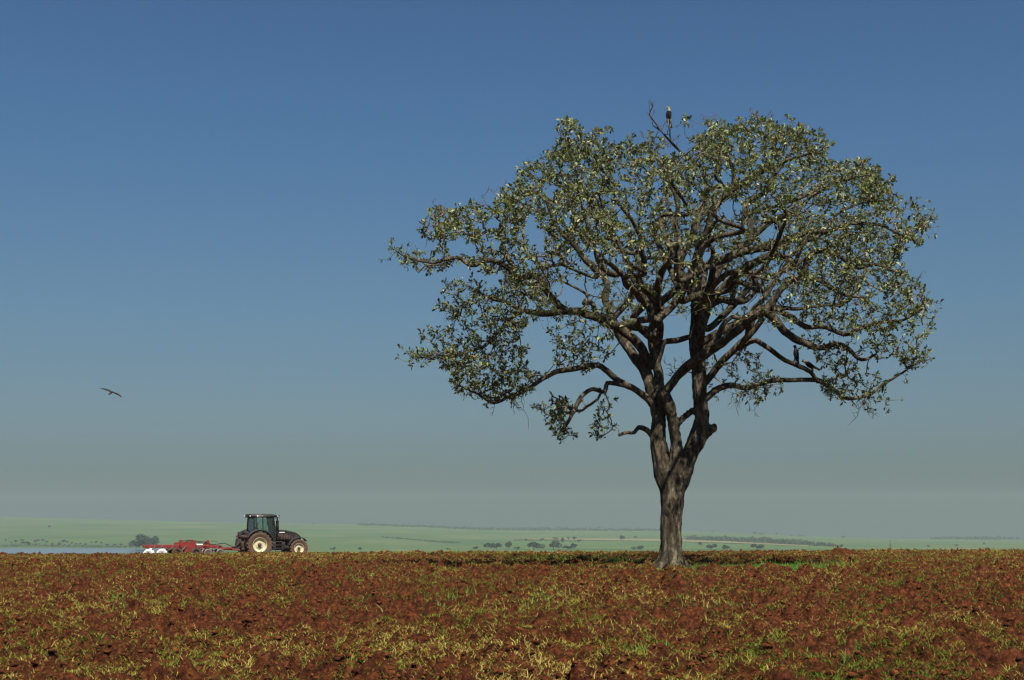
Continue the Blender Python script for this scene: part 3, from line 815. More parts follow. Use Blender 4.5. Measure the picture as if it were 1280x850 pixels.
# ------------------------------------------------------------------ small mesh toolkit
class MB:
    def __init__(s): s.bm = bmesh.new()
    def box(s, c, size, rot=None, bev=0.0):
        r = bmesh.ops.create_cube(s.bm, size=1)
        v = r['verts']
        bmesh.ops.scale(s.bm, vec=size, verts=v)
        if bev:
            e = list({e for x in v for e in x.link_edges})
            rr = bmesh.ops.bevel(s.bm, geom=e, offset=bev, segments=2, affect='EDGES', profile=0.6)
            v = list({x for f in rr['faces'] for x in f.verts} | {x for x in v if x.is_valid})
        if rot: bmesh.ops.rotate(s.bm, cent=(0, 0, 0), matrix=Matrix.Rotation(rot[0], 3, rot[1]), verts=v)
        bmesh.ops.translate(s.bm, vec=c, verts=v)
        return s
    def prism(s, prof, y0, y1, bev=0.0):
        a = [s.bm.verts.new((x, y0, z)) for x, z in prof]; b = [s.bm.verts.new((x, y1, z)) for x, z in prof]
        n = len(prof)
        fs = [s.bm.faces.new(a), s.bm.faces.new(b[::-1])]
        for i in range(n): fs.append(s.bm.faces.new((a[i], b[i], b[(i + 1) % n], a[(i + 1) % n])))
        bmesh.ops.recalc_face_normals(s.bm, faces=fs)
        if bev:
            e = list({e for f in fs for e in f.edges})
            bmesh.ops.bevel(s.bm, geom=e, offset=bev, segments=2, affect='EDGES')
        return s
    def path(s, pts, r, seg=8):
        rows = [(*p, r if not isinstance(r, (list, tuple)) else r[i]) for i, p in enumerate(pts)]
        v, q = tube_geo(np.array(rows, float), seg)
        vs = [s.bm.verts.new(x) for x in v]
        for f in q: s.bm.faces.new([vs[i] for i in f])
        s.bm.faces.new(vs[:seg][::-1]); s.bm.faces.new(vs[-seg:])
        return s
    def lathe(s, prof, c=(0, 0, 0), seg=40, axis='Y', a0=0, a1=2 * math.pi):
        """profile of (radius, along-axis) rows turned about an axis"""
        full = abs(a1 - a0 - 2 * math.pi) < 1e-6
        n = seg if full else seg + 1
        rings = []
        for k in range(n):
            a = a0 + (a1 - a0) * k / seg
            row = []
            for r, y in prof:
                if axis == 'Y': p = (c[0] + r * math.cos(a), c[1] + y, c[2] + r * math.sin(a))
                else: p = (c[0] + r * math.cos(a), c[1] + r * math.sin(a), c[2] + y)
                row.append(s.bm.verts.new(p))
            rings.append(row)
        for k in range(seg):
            A, B = rings[k], rings[(k + 1) % n]
            for i in range(len(prof) - 1):
                s.bm.faces.new((A[i], A[i + 1], B[i + 1], B[i]))
        return s
    def build(s, name, m, parent=None, smooth=False):
        bmesh.ops.remove_doubles(s.bm, verts=s.bm.verts, dist=1e-5)
        bmesh.ops.recalc_face_normals(s.bm, faces=s.bm.faces)
        me = bpy.data.meshes.new(name); s.bm.to_mesh(me); s.bm.free()
        return link(name, me, m, parent, smooth)

def dusty(m, dust=(0.16, 0.085, 0.05), amount=0.5, scale=2.2):
    """soil dust clinging to a painted surface"""
    T = m.node_tree; b = T.nodes['Principled BSDF']
    base = tuple(b.inputs['Base Color'].default_value)[:3]
    noisy(m, base, dust, scale, 7, lo=0.62 - amount * 0.4, hi=0.95 - amount * 0.1)
    return m
M['paint'] = dusty(mat('black_paint', (0.012, 0.013, 0.013), 0.3), amount=0.35)
M['chassis'] = dusty(mat('chassis_metal', (0.022, 0.02, 0.018), 0.6), amount=0.7)
M['plastic'] = dusty(mat('dark_plastic', (0.018, 0.018, 0.018), 0.6), amount=0.2)
M['tyre'] = dusty(mat('tyre_rubber', (0.06, 0.038, 0.026), 0.9), (0.17, 0.092, 0.052), 0.9, 3.5)
M['cream'] = dusty(mat('cream_paint', (0.66, 0.61, 0.38), 0.5), (0.33, 0.21, 0.11), 0.42, 3)
M['white'] = mat('white_lens', (0.85, 0.85, 0.82), 0.3)
M['red'] = dusty(mat('red_paint', (0.27, 0.014, 0.013), 0.55), (0.12, 0.042, 0.022), 0.8, 2.5)
M['steel'] = dusty(mat('polished_steel', (0.88, 0.88, 0.86), 0.38, 0.25), (0.6, 0.5, 0.42), 0.15, 5)
M['worn'] = dusty(mat('worn_steel', (0.30, 0.27, 0.24), 0.45, 0.5), (0.16, 0.07, 0.04), 0.8, 5)
M['amber'] = mat('red_lens', (0.45, 0.05, 0.02), 0.3)
def glass():
    m = bpy.data.materials.new('cab_glass'); m.use_nodes = True
    T = m.node_tree; T.nodes.remove(T.nodes['Principled BSDF'])
    t = T.nodes.new('ShaderNodeBsdfTransparent'); t.inputs[0].default_value = (0.82, 0.92, 0.90, 1)
    g = T.nodes.new('ShaderNodeBsdfGlossy'); g.inputs['Roughness'].default_value = 0.06; g.inputs['Color'].default_value = (0.8, 0.95, 0.95, 1)
    f = T.nodes.new('ShaderNodeFresnel'); f.inputs[0].default_value = 1.5
    ad = T.nodes.new('ShaderNodeMath'); ad.operation = 'ADD'; ad.inputs[1].default_value = 0.10
    mx_ = T.nodes.new('ShaderNodeMixShader')
    T.links.new(f.outputs[0], ad.inputs[0]); T.links.new(ad.outputs[0], mx_.inputs[0])
    T.links.new(t.outputs[0], mx_.inputs[1]); T.links.new(g.outputs[0], mx_.inputs[2])
    T.links.new(mx_.outputs[0], T.nodes['Material Output'].inputs[0])
    return m
M['glass'] = glass()

# ------------------------------------------------------------------ tractor
YAW = math.radians(28)
TRX, TRY = -19.57, 108.0
TRZ = float(macro(TRX, TRY))
tractor = empty('tractor', (TRX, TRY, TRZ), YAW)
tractor.scale = (1.02,) * 3
tag(tractor, 'dark dusty farm tractor with cream wheel rims pulling the red harrow', 'tractor')

def wheel(parent, x, y, R, wd, rim_m, side, name='wheel', lugs=22):
    b = MB()
    r0 = R * 0.545
    prof = [(r0, -wd * .38), (R * .80, -wd * .5), (R * .93, -wd * .47), (R * .955, -wd * .3), (R * .955, wd * .3), (R * .93, wd * .47), (R * .80, wd * .5), (r0, wd * .38), (r0, -wd * .38)]
    b.lathe(prof, (0, 0, 0), 48)
    for k in range(lugs):
        for sgn in (-1, 1):
            a = 2 * math.pi * (k + (0.5 if sgn > 0 else 0)) / lugs
            v0 = len(b.bm.verts)
            bm2 = b.bm
            r = bmesh.ops.create_cube(bm2, size=1); vs = r['verts']
            bmesh.ops.scale(bm2, vec=(R * .085, wd * .54, R * .075), verts=vs)
            bmesh.ops.rotate(bm2, cent=(0, 0, 0), matrix=Matrix.Rotation(sgn * 0.62, 3, 'Z'), verts=vs)
            bmesh.ops.translate(bm2, vec=(0, sgn * wd * .24, R * .962), verts=vs)
            bmesh.ops.rotate(bm2, cent=(0, 0, 0), matrix=Matrix.Rotation(a, 3, 'Y'), verts=vs)
    w = b.build(name, M['tyre'], parent)
    w.location = (x, y, R - 0.03)
    s = side
    b = MB(); b.lathe([(R * .60, s * wd * .33), (R * .545, s * wd * .40), (R * .52, s * wd * .36), (R * .47, s * wd * .16), (R * .30, s * wd * .10), (R * .29, s * wd * .18), (R * .12, s * wd * .20), (0.001, s * wd * .2)], seg=40)
    for k in range(8):
        a = 2 * math.pi * k / 8
        b.path([(R * .22 * math.cos(a), s * wd * .18, R * .22 * math.sin(a)), (R * .22 * math.cos(a), s * (wd * .18 + .03), R * .22 * math.sin(a))], R * .022, 6)
    b.build('rim', rim_m, w)
    b = MB(); b.lathe([(R * .15, s * wd * .18), (R * .14, s * (wd * .2 + .09)), (R * .09, s * (wd * .2 + .13)), (0.001, s * (wd * .2 + .13))], seg=20)
    b.build('hub', M['chassis'], w, True)
    return w
RR, FR = 0.98, 0.70
for s in (-1, 1):
    wheel(tractor, 0.0, s * 1.12, RR, 0.62, M['cream'], s)
    wheel(tractor, 3.1, s * 0.95, FR, 0.48, M['cream'], s, lugs=18)

b = MB()
b.box((1.4, 0, 0.92), (3.3, 0.55, 0.55), bev=.05).box((0.0, 0, 0.98), (0.7, 1.45, 0.42), bev=.06).box((2.95, 0, 0.68), (0.34, 1.5, 0.22), bev=.05)
b.box((0.1, 0, 1.45), (0.9, 1.1, 0.6), bev=.05).path([(1.0, 0, 0.62), (2.9, 0, 0.62)], 0.05)
b.box((2.1, 0, 1.2), (1.3, 0.7, 0.4), bev=.05)
b.build('chassis', M['chassis'], tractor)
# bonnet with a rounded nose falling forwards
b = MB()
b.prism([(1.30, 1.10), (1.30, 2.02), (1.55, 2.05), (2.2, 2.03), (2.75, 1.95), (3.2, 1.80), (3.48, 1.58), (3.62, 1.30), (3.66, 1.02), (3.6, 0.9), (2.0, 1.08)], -0.43, 0.43, bev=.07)
bon = b.build('bonnet', M['paint'], tractor, True)
b = MB()
for k in range(5): b.box((2.0 + k * 0.2, -0.435, 1.55), (0.12, 0.03, 0.40), rot=(0.15, 'Y'))
b.build('vent', M['chassis'], bon)
b = MB()
for k in range(5): b.box((2.0 + k * 0.2, 0.435, 1.55), (0.12, 0.03, 0.40), rot=(0.15, 'Y'))
b.build('vent', M['chassis'], bon)
for s in (-1, 1):
    MB().box((3.60, s * 0.27, 1.38), (0.12, 0.22, 0.14), bev=.03).build('headlight', M['white'], bon)
MB().box((2.0, -0.447, 1.86), (0.42, 0.02, 0.06)).build('badge', M['white'], bon)
# cab: pillars, glass, roof
b = MB()
for s in (-1, 1):
    y = s * 0.80
    b.path([(-0.30, y, 1.70), (-0.22, y * .97, 2.98)], 0.065, 6)
    b.path([(0.42, y, 1.75), (0.40, y * .98, 2.98)], 0.045, 6)
    b.path([(1.32, y * .95, 1.10), (1.42, y * .95, 1.9), (1.22, y * .93, 2.98)], 0.055, 6)
    b.path([(-0.30, y, 1.72), (0.42, y, 1.78), (0.62, y, 1.55), (0.9, y, 1.14), (1.32, y * .95, 1.10)], 0.05, 6)
b.path([(-0.30, -.8, 1.72), (-0.30, .8, 1.72)], .055, 6).path([(1.42, -.76, 1.95), (1.42, .76, 1.95)], .05, 6).path([(-0.22, -.78, 2.94), (-0.22, .78, 2.94)], .06, 6).path([(1.22, -.75, 2.94), (1.22, .75, 2.94)], .06, 6)
b.box((0.45, 0, 1.12), (1.6, 1.5, 0.1), bev=.02)
b.build('cab_frame', M['plastic'], tractor)
def pane(c):
    b = MB(); n = Vector(np.cross(np.array(c[1]) - np.array(c[0]), np.array(c[2]) - np.array(c[0]))).normalized() * 0.006
    A = [b.bm.verts.new(Vector(p) + n) for p in c]; B2 = [b.bm.verts.new(Vector(p) - n) for p in c]
    b.bm.faces.new(A); b.bm.faces.new(B2[::-1])
    for i in range(len(c)): b.bm.faces.new((A[i], B2[i], B2[(i + 1) % len(c)], A[(i + 1) % len(c)]))
    return b.build('window', M['glass'], tractor)
for s in (-1, 1):
    pane([(-0.27, s * .79, 1.76), (0.39, s * .79, 1.80), (0.37, s * .775, 2.92), (-0.20, s * .775, 2.92)])
    pane([(0.47, s * .79, 1.78), (0.66, s * .79, 1.55), (0.92, s * .785, 1.18), (1.28, s * .76, 1.16), (1.37, s * .755, 1.9), (1.18, s * .75, 2.92), (0.44, s * .775, 2.92)])
pane([(-0.30, -.74, 1.78), (-0.30, .74, 1.78), (-0.23, .72, 2.9), (-0.23, -.72, 2.9)])
pane([(1.43, -.70, 2.0), (1.43, .70, 2.0), (1.24, .68, 2.9), (1.24, -.68, 2.9)])
b = MB(); b.prism([(-0.52, 2.97), (-0.55, 3.08), (-0.45, 3.20), (-0.1, 3.25), (1.2, 3.22), (1.50, 3.14), (1.56, 3.03), (1.50, 2.96)], -0.86, 0.86, bev=.05)
roof = b.build('roof', M['plastic'], tractor, True)
for y in (-0.7, 0.7):
    MB().box((-0.545, y, 3.08), (0.05, 0.22, 0.10), bev=.015).build('work_lamp', M['white'], roof)
    MB().box((1.56, y, 3.05), (0.05, 0.22, 0.09), bev=.015).build('work_lamp', M['white'], roof)
MB().box((-0.02, -0.868, 3.09), (0.10, 0.02, 0.11)).build('lettering', M['white'], roof)
b = MB()
for k in range(3): b.box((0.13 + k * 0.10, -0.868, 3.09), (0.05, 0.02, 0.085))
b.build('lettering', mat('grey_lettering', (0.32, 0.32, 0.32), 0.5), roof)
b = MB(); b.box((0.05, 0, 1.62), (0.5, 0.5, 0.14), bev=.04).box((-0.16, 0, 2.0), (0.13, 0.48, 0.72), bev=.05); b.build('seat', M['plastic'], tractor)
b = MB(); b.path([(1.05, 0, 1.2), (0.85, 0, 1.95)], .035)
sw = [(0.83 + 0.10 * math.cos(a) * .5, 0.19 * math.sin(a), 1.98 + .17 * math.cos(a) * .6) for a in np.linspace(0, 2 * math.pi, 17)]
b.path(sw, .018, 6); b.build('steering_wheel', M['plastic'], tractor)
# mudguards: arcs over the wheels
for s in (-1, 1):
    b = MB(); b.lathe([(1.06, s * 0.70), (1.12, s * 0.72), (1.12, s * 1.44), (1.02, s * 1.45), (1.06, s * 1.38), (1.06, s * 0.70)], (0, 0, RR), 26, 'Y', math.radians(12), math.radians(152))
    mg = b.build('mudguard', M['plastic'], tractor, True)
    MB().box((-0.99, s * 1.05, 1.58), (0.06, 0.22, 0.12), bev=.02).build('tail_lamp', M['amber'], mg)
    b = MB(); b.lathe([(0.78, s * 0.70), (0.82, s * 0.72), (0.82, s * 1.18), (0.76, s * 1.19), (0.78, s * 0.70)], (3.1, 0, FR), 18, 'Y', math.radians(40), math.radians(165))
    b.build('mudguard', M['plastic'], tractor, True)
b = MB(); b.path([(1.62, -0.50, 1.7), (1.62, -0.50, 2.1)], .06).path([(1.62, -0.50, 2.05), (1.62, -0.50, 2.72)], .115, 12).path([(1.62, -0.50, 2.70), (1.62, -0.50, 2.95), (1.78, -0.50, 3.12)], [.05, .05, .055], 10)
b.build('exhaust', M['paint'], tractor, True)
b = MB(); b.path([(1.22, -.76, 2.86), (1.36, -1.12, 2.88), (1.40, -1.16, 2.75)], .02, 6).box((1.40, -1.18, 2.60), (0.06, 0.18, 0.36), bev=.02); b.build('mirror', M['plastic'], tractor)
b = MB(); b.path([(1.22, .76, 2.86), (1.36, 1.12, 2.88), (1.40, 1.16, 2.75)], .02, 6).box((1.40, 1.18, 2.60), (0.06, 0.18, 0.36), bev=.02); b.build('mirror', M['plastic'], tractor)
for s in (-1, 1):
    MB().box((1.55, s * 0.66, 0.85), (1.15, 0.50, 0.62), bev=.08).build('fuel_tank', M['plastic'], tractor, True)
b = MB()
for k in range(4): b.box((1.55, -0.98, 0.45 + k * 0.24), (0.5, 0.22, 0.04))
b.path([(1.3, -1.06, .42), (1.3, -1.0, 1.2)], .02, 6).path([(1.8, -1.06, .42), (1.8, -1.0, 1.2)], .02, 6)
b.build('step', M['chassis'], tractor)
b = MB(); b.box((3.66, 0, 0.86), (0.20, 0.5, 0.30), bev=.03)
for k in range(7): b.box((3.72, -0.36 + k * .12, 0.88), (0.26, 0.09, 0.42), bev=.03)
b.build('front_weight', M['paint'], tractor)
b = MB()
for s in (-1, 1):
    b.path([(-0.35, s * .42, 0.75), (-1.15, s * .48, 0.62)], .05, 8).path([(-0.30, s * .30, 1.70), (-0.85, s * .42, 1.62)], .055, 8).path([(-0.85, s * .42, 1.62), (-0.95, s * .46, 0.66)], .035, 8)
    b.path([(-0.25, s * .2, 1.3), (-0.8, s * .4, 1.6)], .05, 8).box((-0.62, s * 0.38, 1.85), (0.34, 0.26, 0.16), rot=(0.5, 'Y'), bev=.03)
b.box((-0.42, 0, 1.2), (0.35, 0.7, 0.9), bev=.05).box((-0.9, 0, 0.95), (0.45, 0.95, 0.5), bev=.08).box((-0.85, 0, 1.5), (0.3, 1.1, 0.16), rot=(0.4, 'Y'), bev=.04).box((-1.3, 0.25, 0.72), (0.5, 0.5, 0.22), bev=.04).box((-1.2, 0.3, 1.15), (0.16, 0.6, 0.5), rot=(0.2, 'Y'), bev=.03).box((-1.05, 0.35, 1.72), (0.12, 0.2, 0.4), rot=(-0.3, 'Y'), bev=.02).path([(-0.4, 0, 1.35), (-0.95, 0, 1.25)], .05, 8).box((-0.75, 0, 0.52), (0.9, 0.14, 0.08))
for k in range(6): b.path([(-0.5, -.25 + k * .1, 1.5), (-0.75, -.25 + k * .1, 1.55 + .05 * (k % 2)), (-1.3, -.1 + k * .04, 0.95), (-1.7, 0, 0.75)], .016, 6)
b.build('rear_linkage', M['chassis'], tractor)

# ------------------------------------------------------------------ disc harrow
hx, hy_ = TRX - math.cos(YAW) * 1.15, TRY - math.sin(YAW) * 1.15
hz = float(macro(hx - 4, hy_ - 1.6)) + 0.02
harrow = empty('disc_harrow', (hx, hy_, hz), YAW)
tag(harrow, 'long red disc harrow with white polished discs at its rear, towed over the field', 'harrow')
b = MB(); b.path([(0.0, 0, 0.55), (-0.9, 0, 0.62), (-2.3, -0.1, 0.72)], [.06, .09, .10], 8).path([(-2.3, .5, .72), (-.9, 0.02, .62)], .06, 8).box((-1.5, 0, .70), (1.6, .22, .16), bev=.02)
b.build('drawbar', M['red'], harrow)
b = MB()
b.box((-3.5, -0.75, 0.86), (3.2, 0.16, 0.22), bev=.02).box((-3.5, 0.75, 0.86), (3.2, 0.16, 0.22), bev=.02).box((-6.6, -0.6, 0.90), (3.2, 0.16, 0.22), bev=.02).box((-6.6, 0.6, 0.90), (3.2, 0.16, 0.22), bev=.02)
for x, l, a in [(-2.3, 2.6, .22), (-3.6, 2.9, .22), (-4.7, 1.8, 0), (-5.6, 2.0, -.22), (-6.7, 3.2, -.22), (-7.9, 3.4, -.22)]:
    b.box((x, 0, 0.84), (0.16, l, 0.18), rot=(a, 'Z'), bev=.02)
b.prism([(-5.5, 0.98), (-5.45, 1.16), (-4.75, 1.22), (-4.2, 1.20), (-4.05, 1.02), (-4.3, 0.62), (-4.5, 0.42), (-5.1, 0.42), (-5.3, 0.7)], -0.88, -0.78).prism([(-5.5, 0.98), (-5.45, 1.16), (-4.75, 1.22), (-4.2, 1.20), (-4.05, 1.02), (-4.3, 0.62), (-4.5, 0.42), (-5.1, 0.42), (-5.3, 0.7)], 0.78, 0.88)
frame = b.build('frame', M['red'], harrow)
b = MB(); b.prism([(-3.25, 0.97), (-2.85, 1.36), (-2.72, 1.36), (-2.70, 1.2), (-2.55, 0.97)], -0.1, 0.1); b.build('mast', M['red'], harrow)
b = MB(); b.prism([(-5.5, 1.1), (-5.45, 1.40), (-5.3, 1.40), (-5.2, 1.1)], -0.8, -0.7); b.build('bracket', M['red'], harrow)
b = MB(); b.prism([(-4.55, 1.15), (-4.5, 1.42), (-4.35, 1.42), (-4.1, 1.15)], -0.82, -0.72); b.build('bracket', M['red'], harrow)
b = MB(); b.path([(-5.4, -0.3, 1.32), (-4.5, -0.3, 1.36)], .06, 8).path([(-4.5, -.3, 1.36), (-2.9, -.1, 1.2)], .035, 8).path([(-2.6, -.1, 1.22), (-2.3, -.1, 1.32), (-2.0, -.1, 1.2)], .015, 6)
b.build('ram', M['chassis'], harrow)
MB().box((-3.82, -0.86, 1.03), (0.62, 0.03, 0.10)).build('plate', M['white'], harrow)
for s in (-1, 1):
    w = wheel(harrow, -4.15, s * 1.02, 0.42, 0.26, M['chassis'], s, lugs=20)
    w = wheel(harrow, -5.75, s * 1.02, 0.42, 0.26, M['chassis'], s, lugs=20)
for x in (-2.2, -3.1, -3.9, -5.0, -6.1, -7.0, -7.6):
    for y in (-0.95, 0.95):
        b = MB(); b.path([(x, y, .98), (x - .12, y, .72), (x - .42, y, .60), (x - .48, y, .36)], [.05, .05, .04, .03], 6); b.build('shank', M['worn'], harrow)
b = MB(); b.path([(-.6, -.05, .8), (-1.4, -.2, 1.12), (-2.4, -.4, 1.0), (-3.4, -.5, 1.14), (-4.6, -.5, 1.3), (-5.2, -.4, 1.12)], .03, 6); b.build('hose', M['plastic'], harrow)
def gang(x0, half, ang, n, m, facing, R=0.36):
    d = Vector((math.sin(-ang), math.cos(ang), 0))
    b = MB(); b.path([tuple(Vector((x0, 0, 0.34)) - d * half), tuple(Vector((x0, 0, 0.34)) + d * half)], .035, 8)
    for k in (-0.8, -0.3, 0.3, 0.8):
        q = Vector((x0, 0, 0.34)) + d * half * k
        b.path([tuple(q), (q.x - .12, q.y, .62), (q.x, q.y, .84)], .035, 6)
    b.build('gang_axle', M['worn'], harrow)
    for k in range(n):
        c = Vector((x0, 0, 0.34)) + d * (half * (2 * k / (n - 1) - 1))
        bb = MB(); bb.lathe([(R, 0.0), (R * .97, .012), (R * .6, .07), (R * .2, .10), (.001, .105), (.001, .097), (R * .2, .09), (R * .6, .058), (R, -0.006), (R, 0)], seg=26)
        o = bb.build('disc', m, harrow, True)
        o.location = c; o.rotation_euler = (0, 0, ang + (0 if facing > 0 else math.pi))
gang(-2.45, 1.35, 0.24, 7, M['worn'], 1)
gang(-3.55, 1.45, 0.24, 7, M['worn'], 1)
gang(-6.75, 1.65, -0.30, 9, M['steel'], 1, 0.38)
gang(-7.85, 1.75, -0.30, 9, M['steel'], 1, 0.38)

for o in harrow.children:
    if o.location.length < 1e-6:
        for v in o.data.vertices: v.co.x *= 0.87
    else: o.location.x *= 0.87
harrow.scale = (1, 1, 0.94)
# ------------------------------------------------------------------ driver in the cab
def skin_body(name, joints, edges, m, parent, sub=2):
    me = bpy.data.meshes.new(name)
    me.from_pydata([j[:3] for j in joints], edges, [])
    o = bpy.data.objects.new('tmp', me); COL.objects.link(o)
    o.modifiers.new('s', 'SKIN'); sm = o.modifiers.new('d', 'SUBSURF'); sm.levels = sub; sm.render_levels = sub
    for v, j in zip(me.skin_vertices[0].data, joints):
        v.radius = (j[3], j[4] if len(j) > 4 else j[3])
    me.skin_vertices[0].data[0].use_root = True
    dg = bpy.context.evaluated_depsgraph_get()
    out = bpy.data.meshes.new_from_object(o.evaluated_get(dg)); out.name = name
    bpy.data.objects.remove(o)
    return link(name, out, m, parent, True)
M['skin'] = mat('skin', (0.28, 0.15, 0.09), 0.6)
M['shirt'] = noisy(mat('dark_shirt', rough=0.9), (0.035, 0.045, 0.06), (0.06, 0.07, 0.09), 8)
M['pale_cloth'] = noisy(mat('pale_cloth', rough=0.9), (0.60, 0.60, 0.56), (0.75, 0.74, 0.70), 8)
dr_o = tractor.matrix_basis @ Vector((0.12, 0, 1.70))
driver = empty('person', dr_o, YAW)
tag(driver, 'driver in a dark shirt and pale cap sitting at the wheel inside the tractor cab', 'person')
J = [(0, 0, 0.08, .15, .12), (0.02, 0, 0.30, .16, .12), (0.03, 0, 0.50, .19, .11), (0.05, 0, 0.60, .065), (0.07, 0, 0.72, .105, .095), (0.07, 0, 0.82, .085),
     (0.03, -0.20, 0.52, .06), (0.20, -0.24, 0.30, .047), (0.56, -0.15, 0.30, .036), (0.64, -.13, .32, .04),
     (0.03, 0.20, 0.52, .06), (0.20, 0.24, 0.30, .047), (0.56, 0.15, 0.30, .036), (0.64, .13, .32, .04),
     (0.10, -0.11, 0.03, .09), (0.48, -0.14, 0.06, .07), (0.56, -0.14, -0.36, .05), (0.70, -.14, -.42, .045),
     (0.10, 0.11, 0.03, .09), (0.48, 0.14, 0.06, .07), (0.56, 0.14, -0.36, .05), (0.70, .14, -.42, .045)]
E = [(0, 1), (1, 2), (2, 3), (3, 4), (4, 5), (2, 6), (6, 7), (7, 8), (8, 9), (2, 10), (10, 11), (11, 12), (12, 13), (0, 14), (14, 15), (15, 16), (16, 17), (0, 18), (18, 19), (19, 20), (20, 21)]
body = skin_body('body', J, E, [M['shirt'], M['skin']], driver)
for p in body.data.polygons:
    c = p.center
    if c.z > 0.60 or c.x > 0.50 and c.z > 0.2: p.material_index = 1
b = MB(); b.lathe([(.001, .10), (.06, .095), (.10, .06), (.115, .0), (.115, -.02)], (0.07, 0, 0.83), 20, 'Z'); b.box((0.20, 0, 0.825), (0.14, .15, .015), bev=.005)
b.build('cap', M['pale_cloth'], driver, True)

# ------------------------------------------------------------------ birds
def ellipsoid(c, r, R=None, n=14):
    bm = bmesh.new(); bmesh.ops.create_uvsphere(bm, u_segments=n, v_segments=n // 2 + 2, radius=1)
    Mx = Matrix.Translation(c) @ (R.to_4x4() if R else Matrix()) @ Matrix.Diagonal((*r, 1))
    v = np.array([(Mx @ x.co)[:] for x in bm.verts])
    f = [[x.index for x in fc.verts] for fc in bm.faces]; bm.free()
    q = np.array([(a + [a[-1]])[:4] if len(a) == 3 else a for a in f])
    return v, q
def fuse(name, parts, voxel, mats, picker, parent=None, smooth=2):
    me = bpy.data.meshes.new('tmp'); V, Fc, o = [], [], 0
    for v, q in parts:
        V += [tuple(x) for x in v]
        for f in q:
            g = []
            for i in f:
                if i + o not in g: g.append(int(i + o))
            if len(g) > 2: Fc.append(g)
        o += len(v)
    me.from_pydata(V, [], Fc)
    ob = bpy.data.objects.new('tmp', me); COL.objects.link(ob)
    m = ob.modifiers.new('r', 'REMESH'); m.mode = 'VOXEL'; m.voxel_size = voxel
    s = ob.modifiers.new('s', 'SMOOTH'); s.factor = 0.5; s.iterations = smooth
    dg = bpy.context.evaluated_depsgraph_get()
    out = bpy.data.meshes.new_from_object(ob.evaluated_get(dg)); out.name = name
    bpy.data.objects.remove(ob)
    o = link(name, out, mats, parent, True)
    for p in out.polygons: p.material_index = picker(p.center)
    return o
def closed_tube(rows, seg=10):
    v, q = tube_geo(np.array(rows, float), seg)
    n = len(v)
    v = np.vstack([v, v[:seg].mean(0), v[-seg:].mean(0)])
    caps = [[(i + 1) % seg, i, n, n] for i in range(seg)] + [[n - seg + i, n - seg + (i + 1) % seg, n + 1, n + 1] for i in range(seg)]
    return v, np.vstack([q, np.array(caps)])
M['feather'] = noisy(mat('dark_feathers', rough=0.7, spec=0.25), (0.006, 0.006, 0.006), (0.020, 0.018, 0.016), 30)
M['pale_feather'] = noisy(mat('pale_feathers', rough=0.8), (0.26, 0.22, 0.14), (0.42, 0.37, 0.25), 40)
M['tawny'] = noisy(mat('tawny_feathers', rough=0.8), (0.25, 0.17, 0.09), (0.42, 0.30, 0.17), 40)
M['beak'] = mat('beak', (0.25, 0.24, 0.26), 0.4)

def perched_bird(name, label, foot, lean, yaw, pale, scale=1.0, size=0.5):
    """a raptor facing -X, body line leaning back from vertical by `lean`; foot = world point under its toes"""
    R = Matrix.Rotation(lean, 3, 'Y')
    def T(p): return tuple(R @ Vector(p) + Vector((0, 0, 0.0)))
    body = [(*T((0.06, 0, -0.02)), .035), (*T((0.02, 0, 0.06)), .07), (*T((0, 0, 0.16)), .088), (*T((-.005, 0, 0.25)), .078), (*T((-.015, 0, 0.32)), .05), (*T((-.03, 0, 0.37)), .045)]
    head_c = Vector(T((-.035, 0, 0.385)))
    parts = [closed_tube(catmull(body, 0.02), 12), ellipsoid(head_c + Vector((-.012, 0, .008)), (.058, .045, .046))]
    hb = head_c + Vector((-.055, 0, 0))
    parts.append(closed_tube([(*(hb + Vector((.012, 0, .004))), .022), (*(hb + Vector((-.02, 0, .002))), .016), (*(hb + Vector((-.035, 0, -.014))), .009)], 8))
    for s in (-1, 1):
        parts.append(closed_tube(catmull([(*T((0, s * .075, .28)), .03), (*T((.015, s * .082, .15)), .04), (*T((.055, s * .06, .0)), .028), (*T((.085, s * .03, -.10)), .014)], .02), 8))
        parts.append(closed_tube([(*T((-.01, s * .035, .06)), .035), (-.015, s * .035, -.02), ][:1] + [(-.012, s * .035, -.06, .018), (-.01, s * .035, -.135, .011)], 8))
        for t in (-.5, 0, .5): parts.append(closed_tube([(-.005, s * .035, -.132, .011), (-.05, s * .035 + t * .035, -.14, .009)], 6))
    parts.append(closed_tube([(*T((.05, 0, .02)), .045), (*T((.085, 0, -.10)), .04), (*T((.11, 0, -.20)), .034)], 8))
    Ri = R.inverted()
    def pick(c):
        q = Ri @ Vector(c)
        if Vector(c).x < hb.x - .006 and q.z > .33: return 3
        if not pale: return 1 if (q.z > .30 and q.z < .36 and pale is None) else 0
        if q.z > .405 and q.x < .02: return 0
        if q.z > .29: return 1
        if q.z < .03 and q.x < .09: return 2
        return 0
    o = fuse(name, parts, 0.0105, [M['feather'], M['pale_feather'], M['tawny'], M['beak']], pick)
    o.scale = (scale,) * 3
    o.location = Vector(foot) + Vector((0, 0, 0.142 * scale)); o.rotation_euler = (0, 0, yaw)
    return tag(o, label, 'bird', 'raptors perched in the big tree')
def path_at(path, px):
    X = 640 + path[:, 0] / path[:, 1] * F
    k = int(np.argmin(np.abs(X - px)))
    return Vector(path[k, :3]) + Vector((0, 0, path[k, 3] * 0.9))
top = BIRD_PATHS['perch'][-1]
perched_bird('raptor', 'pale necked raptor with dark wings perched on the topmost bare twig of the tree', Vector(top[:3]) + Vector((-0.02, 0, 0.02)), 0.12, 0.15, True, 0.92)
perched_bird('raptor', 'upright black raptor on the low right branch with its head turned left', path_at(BIRD_PATHS['lower'], 993) , 0.02, 0.4, False, 0.82)
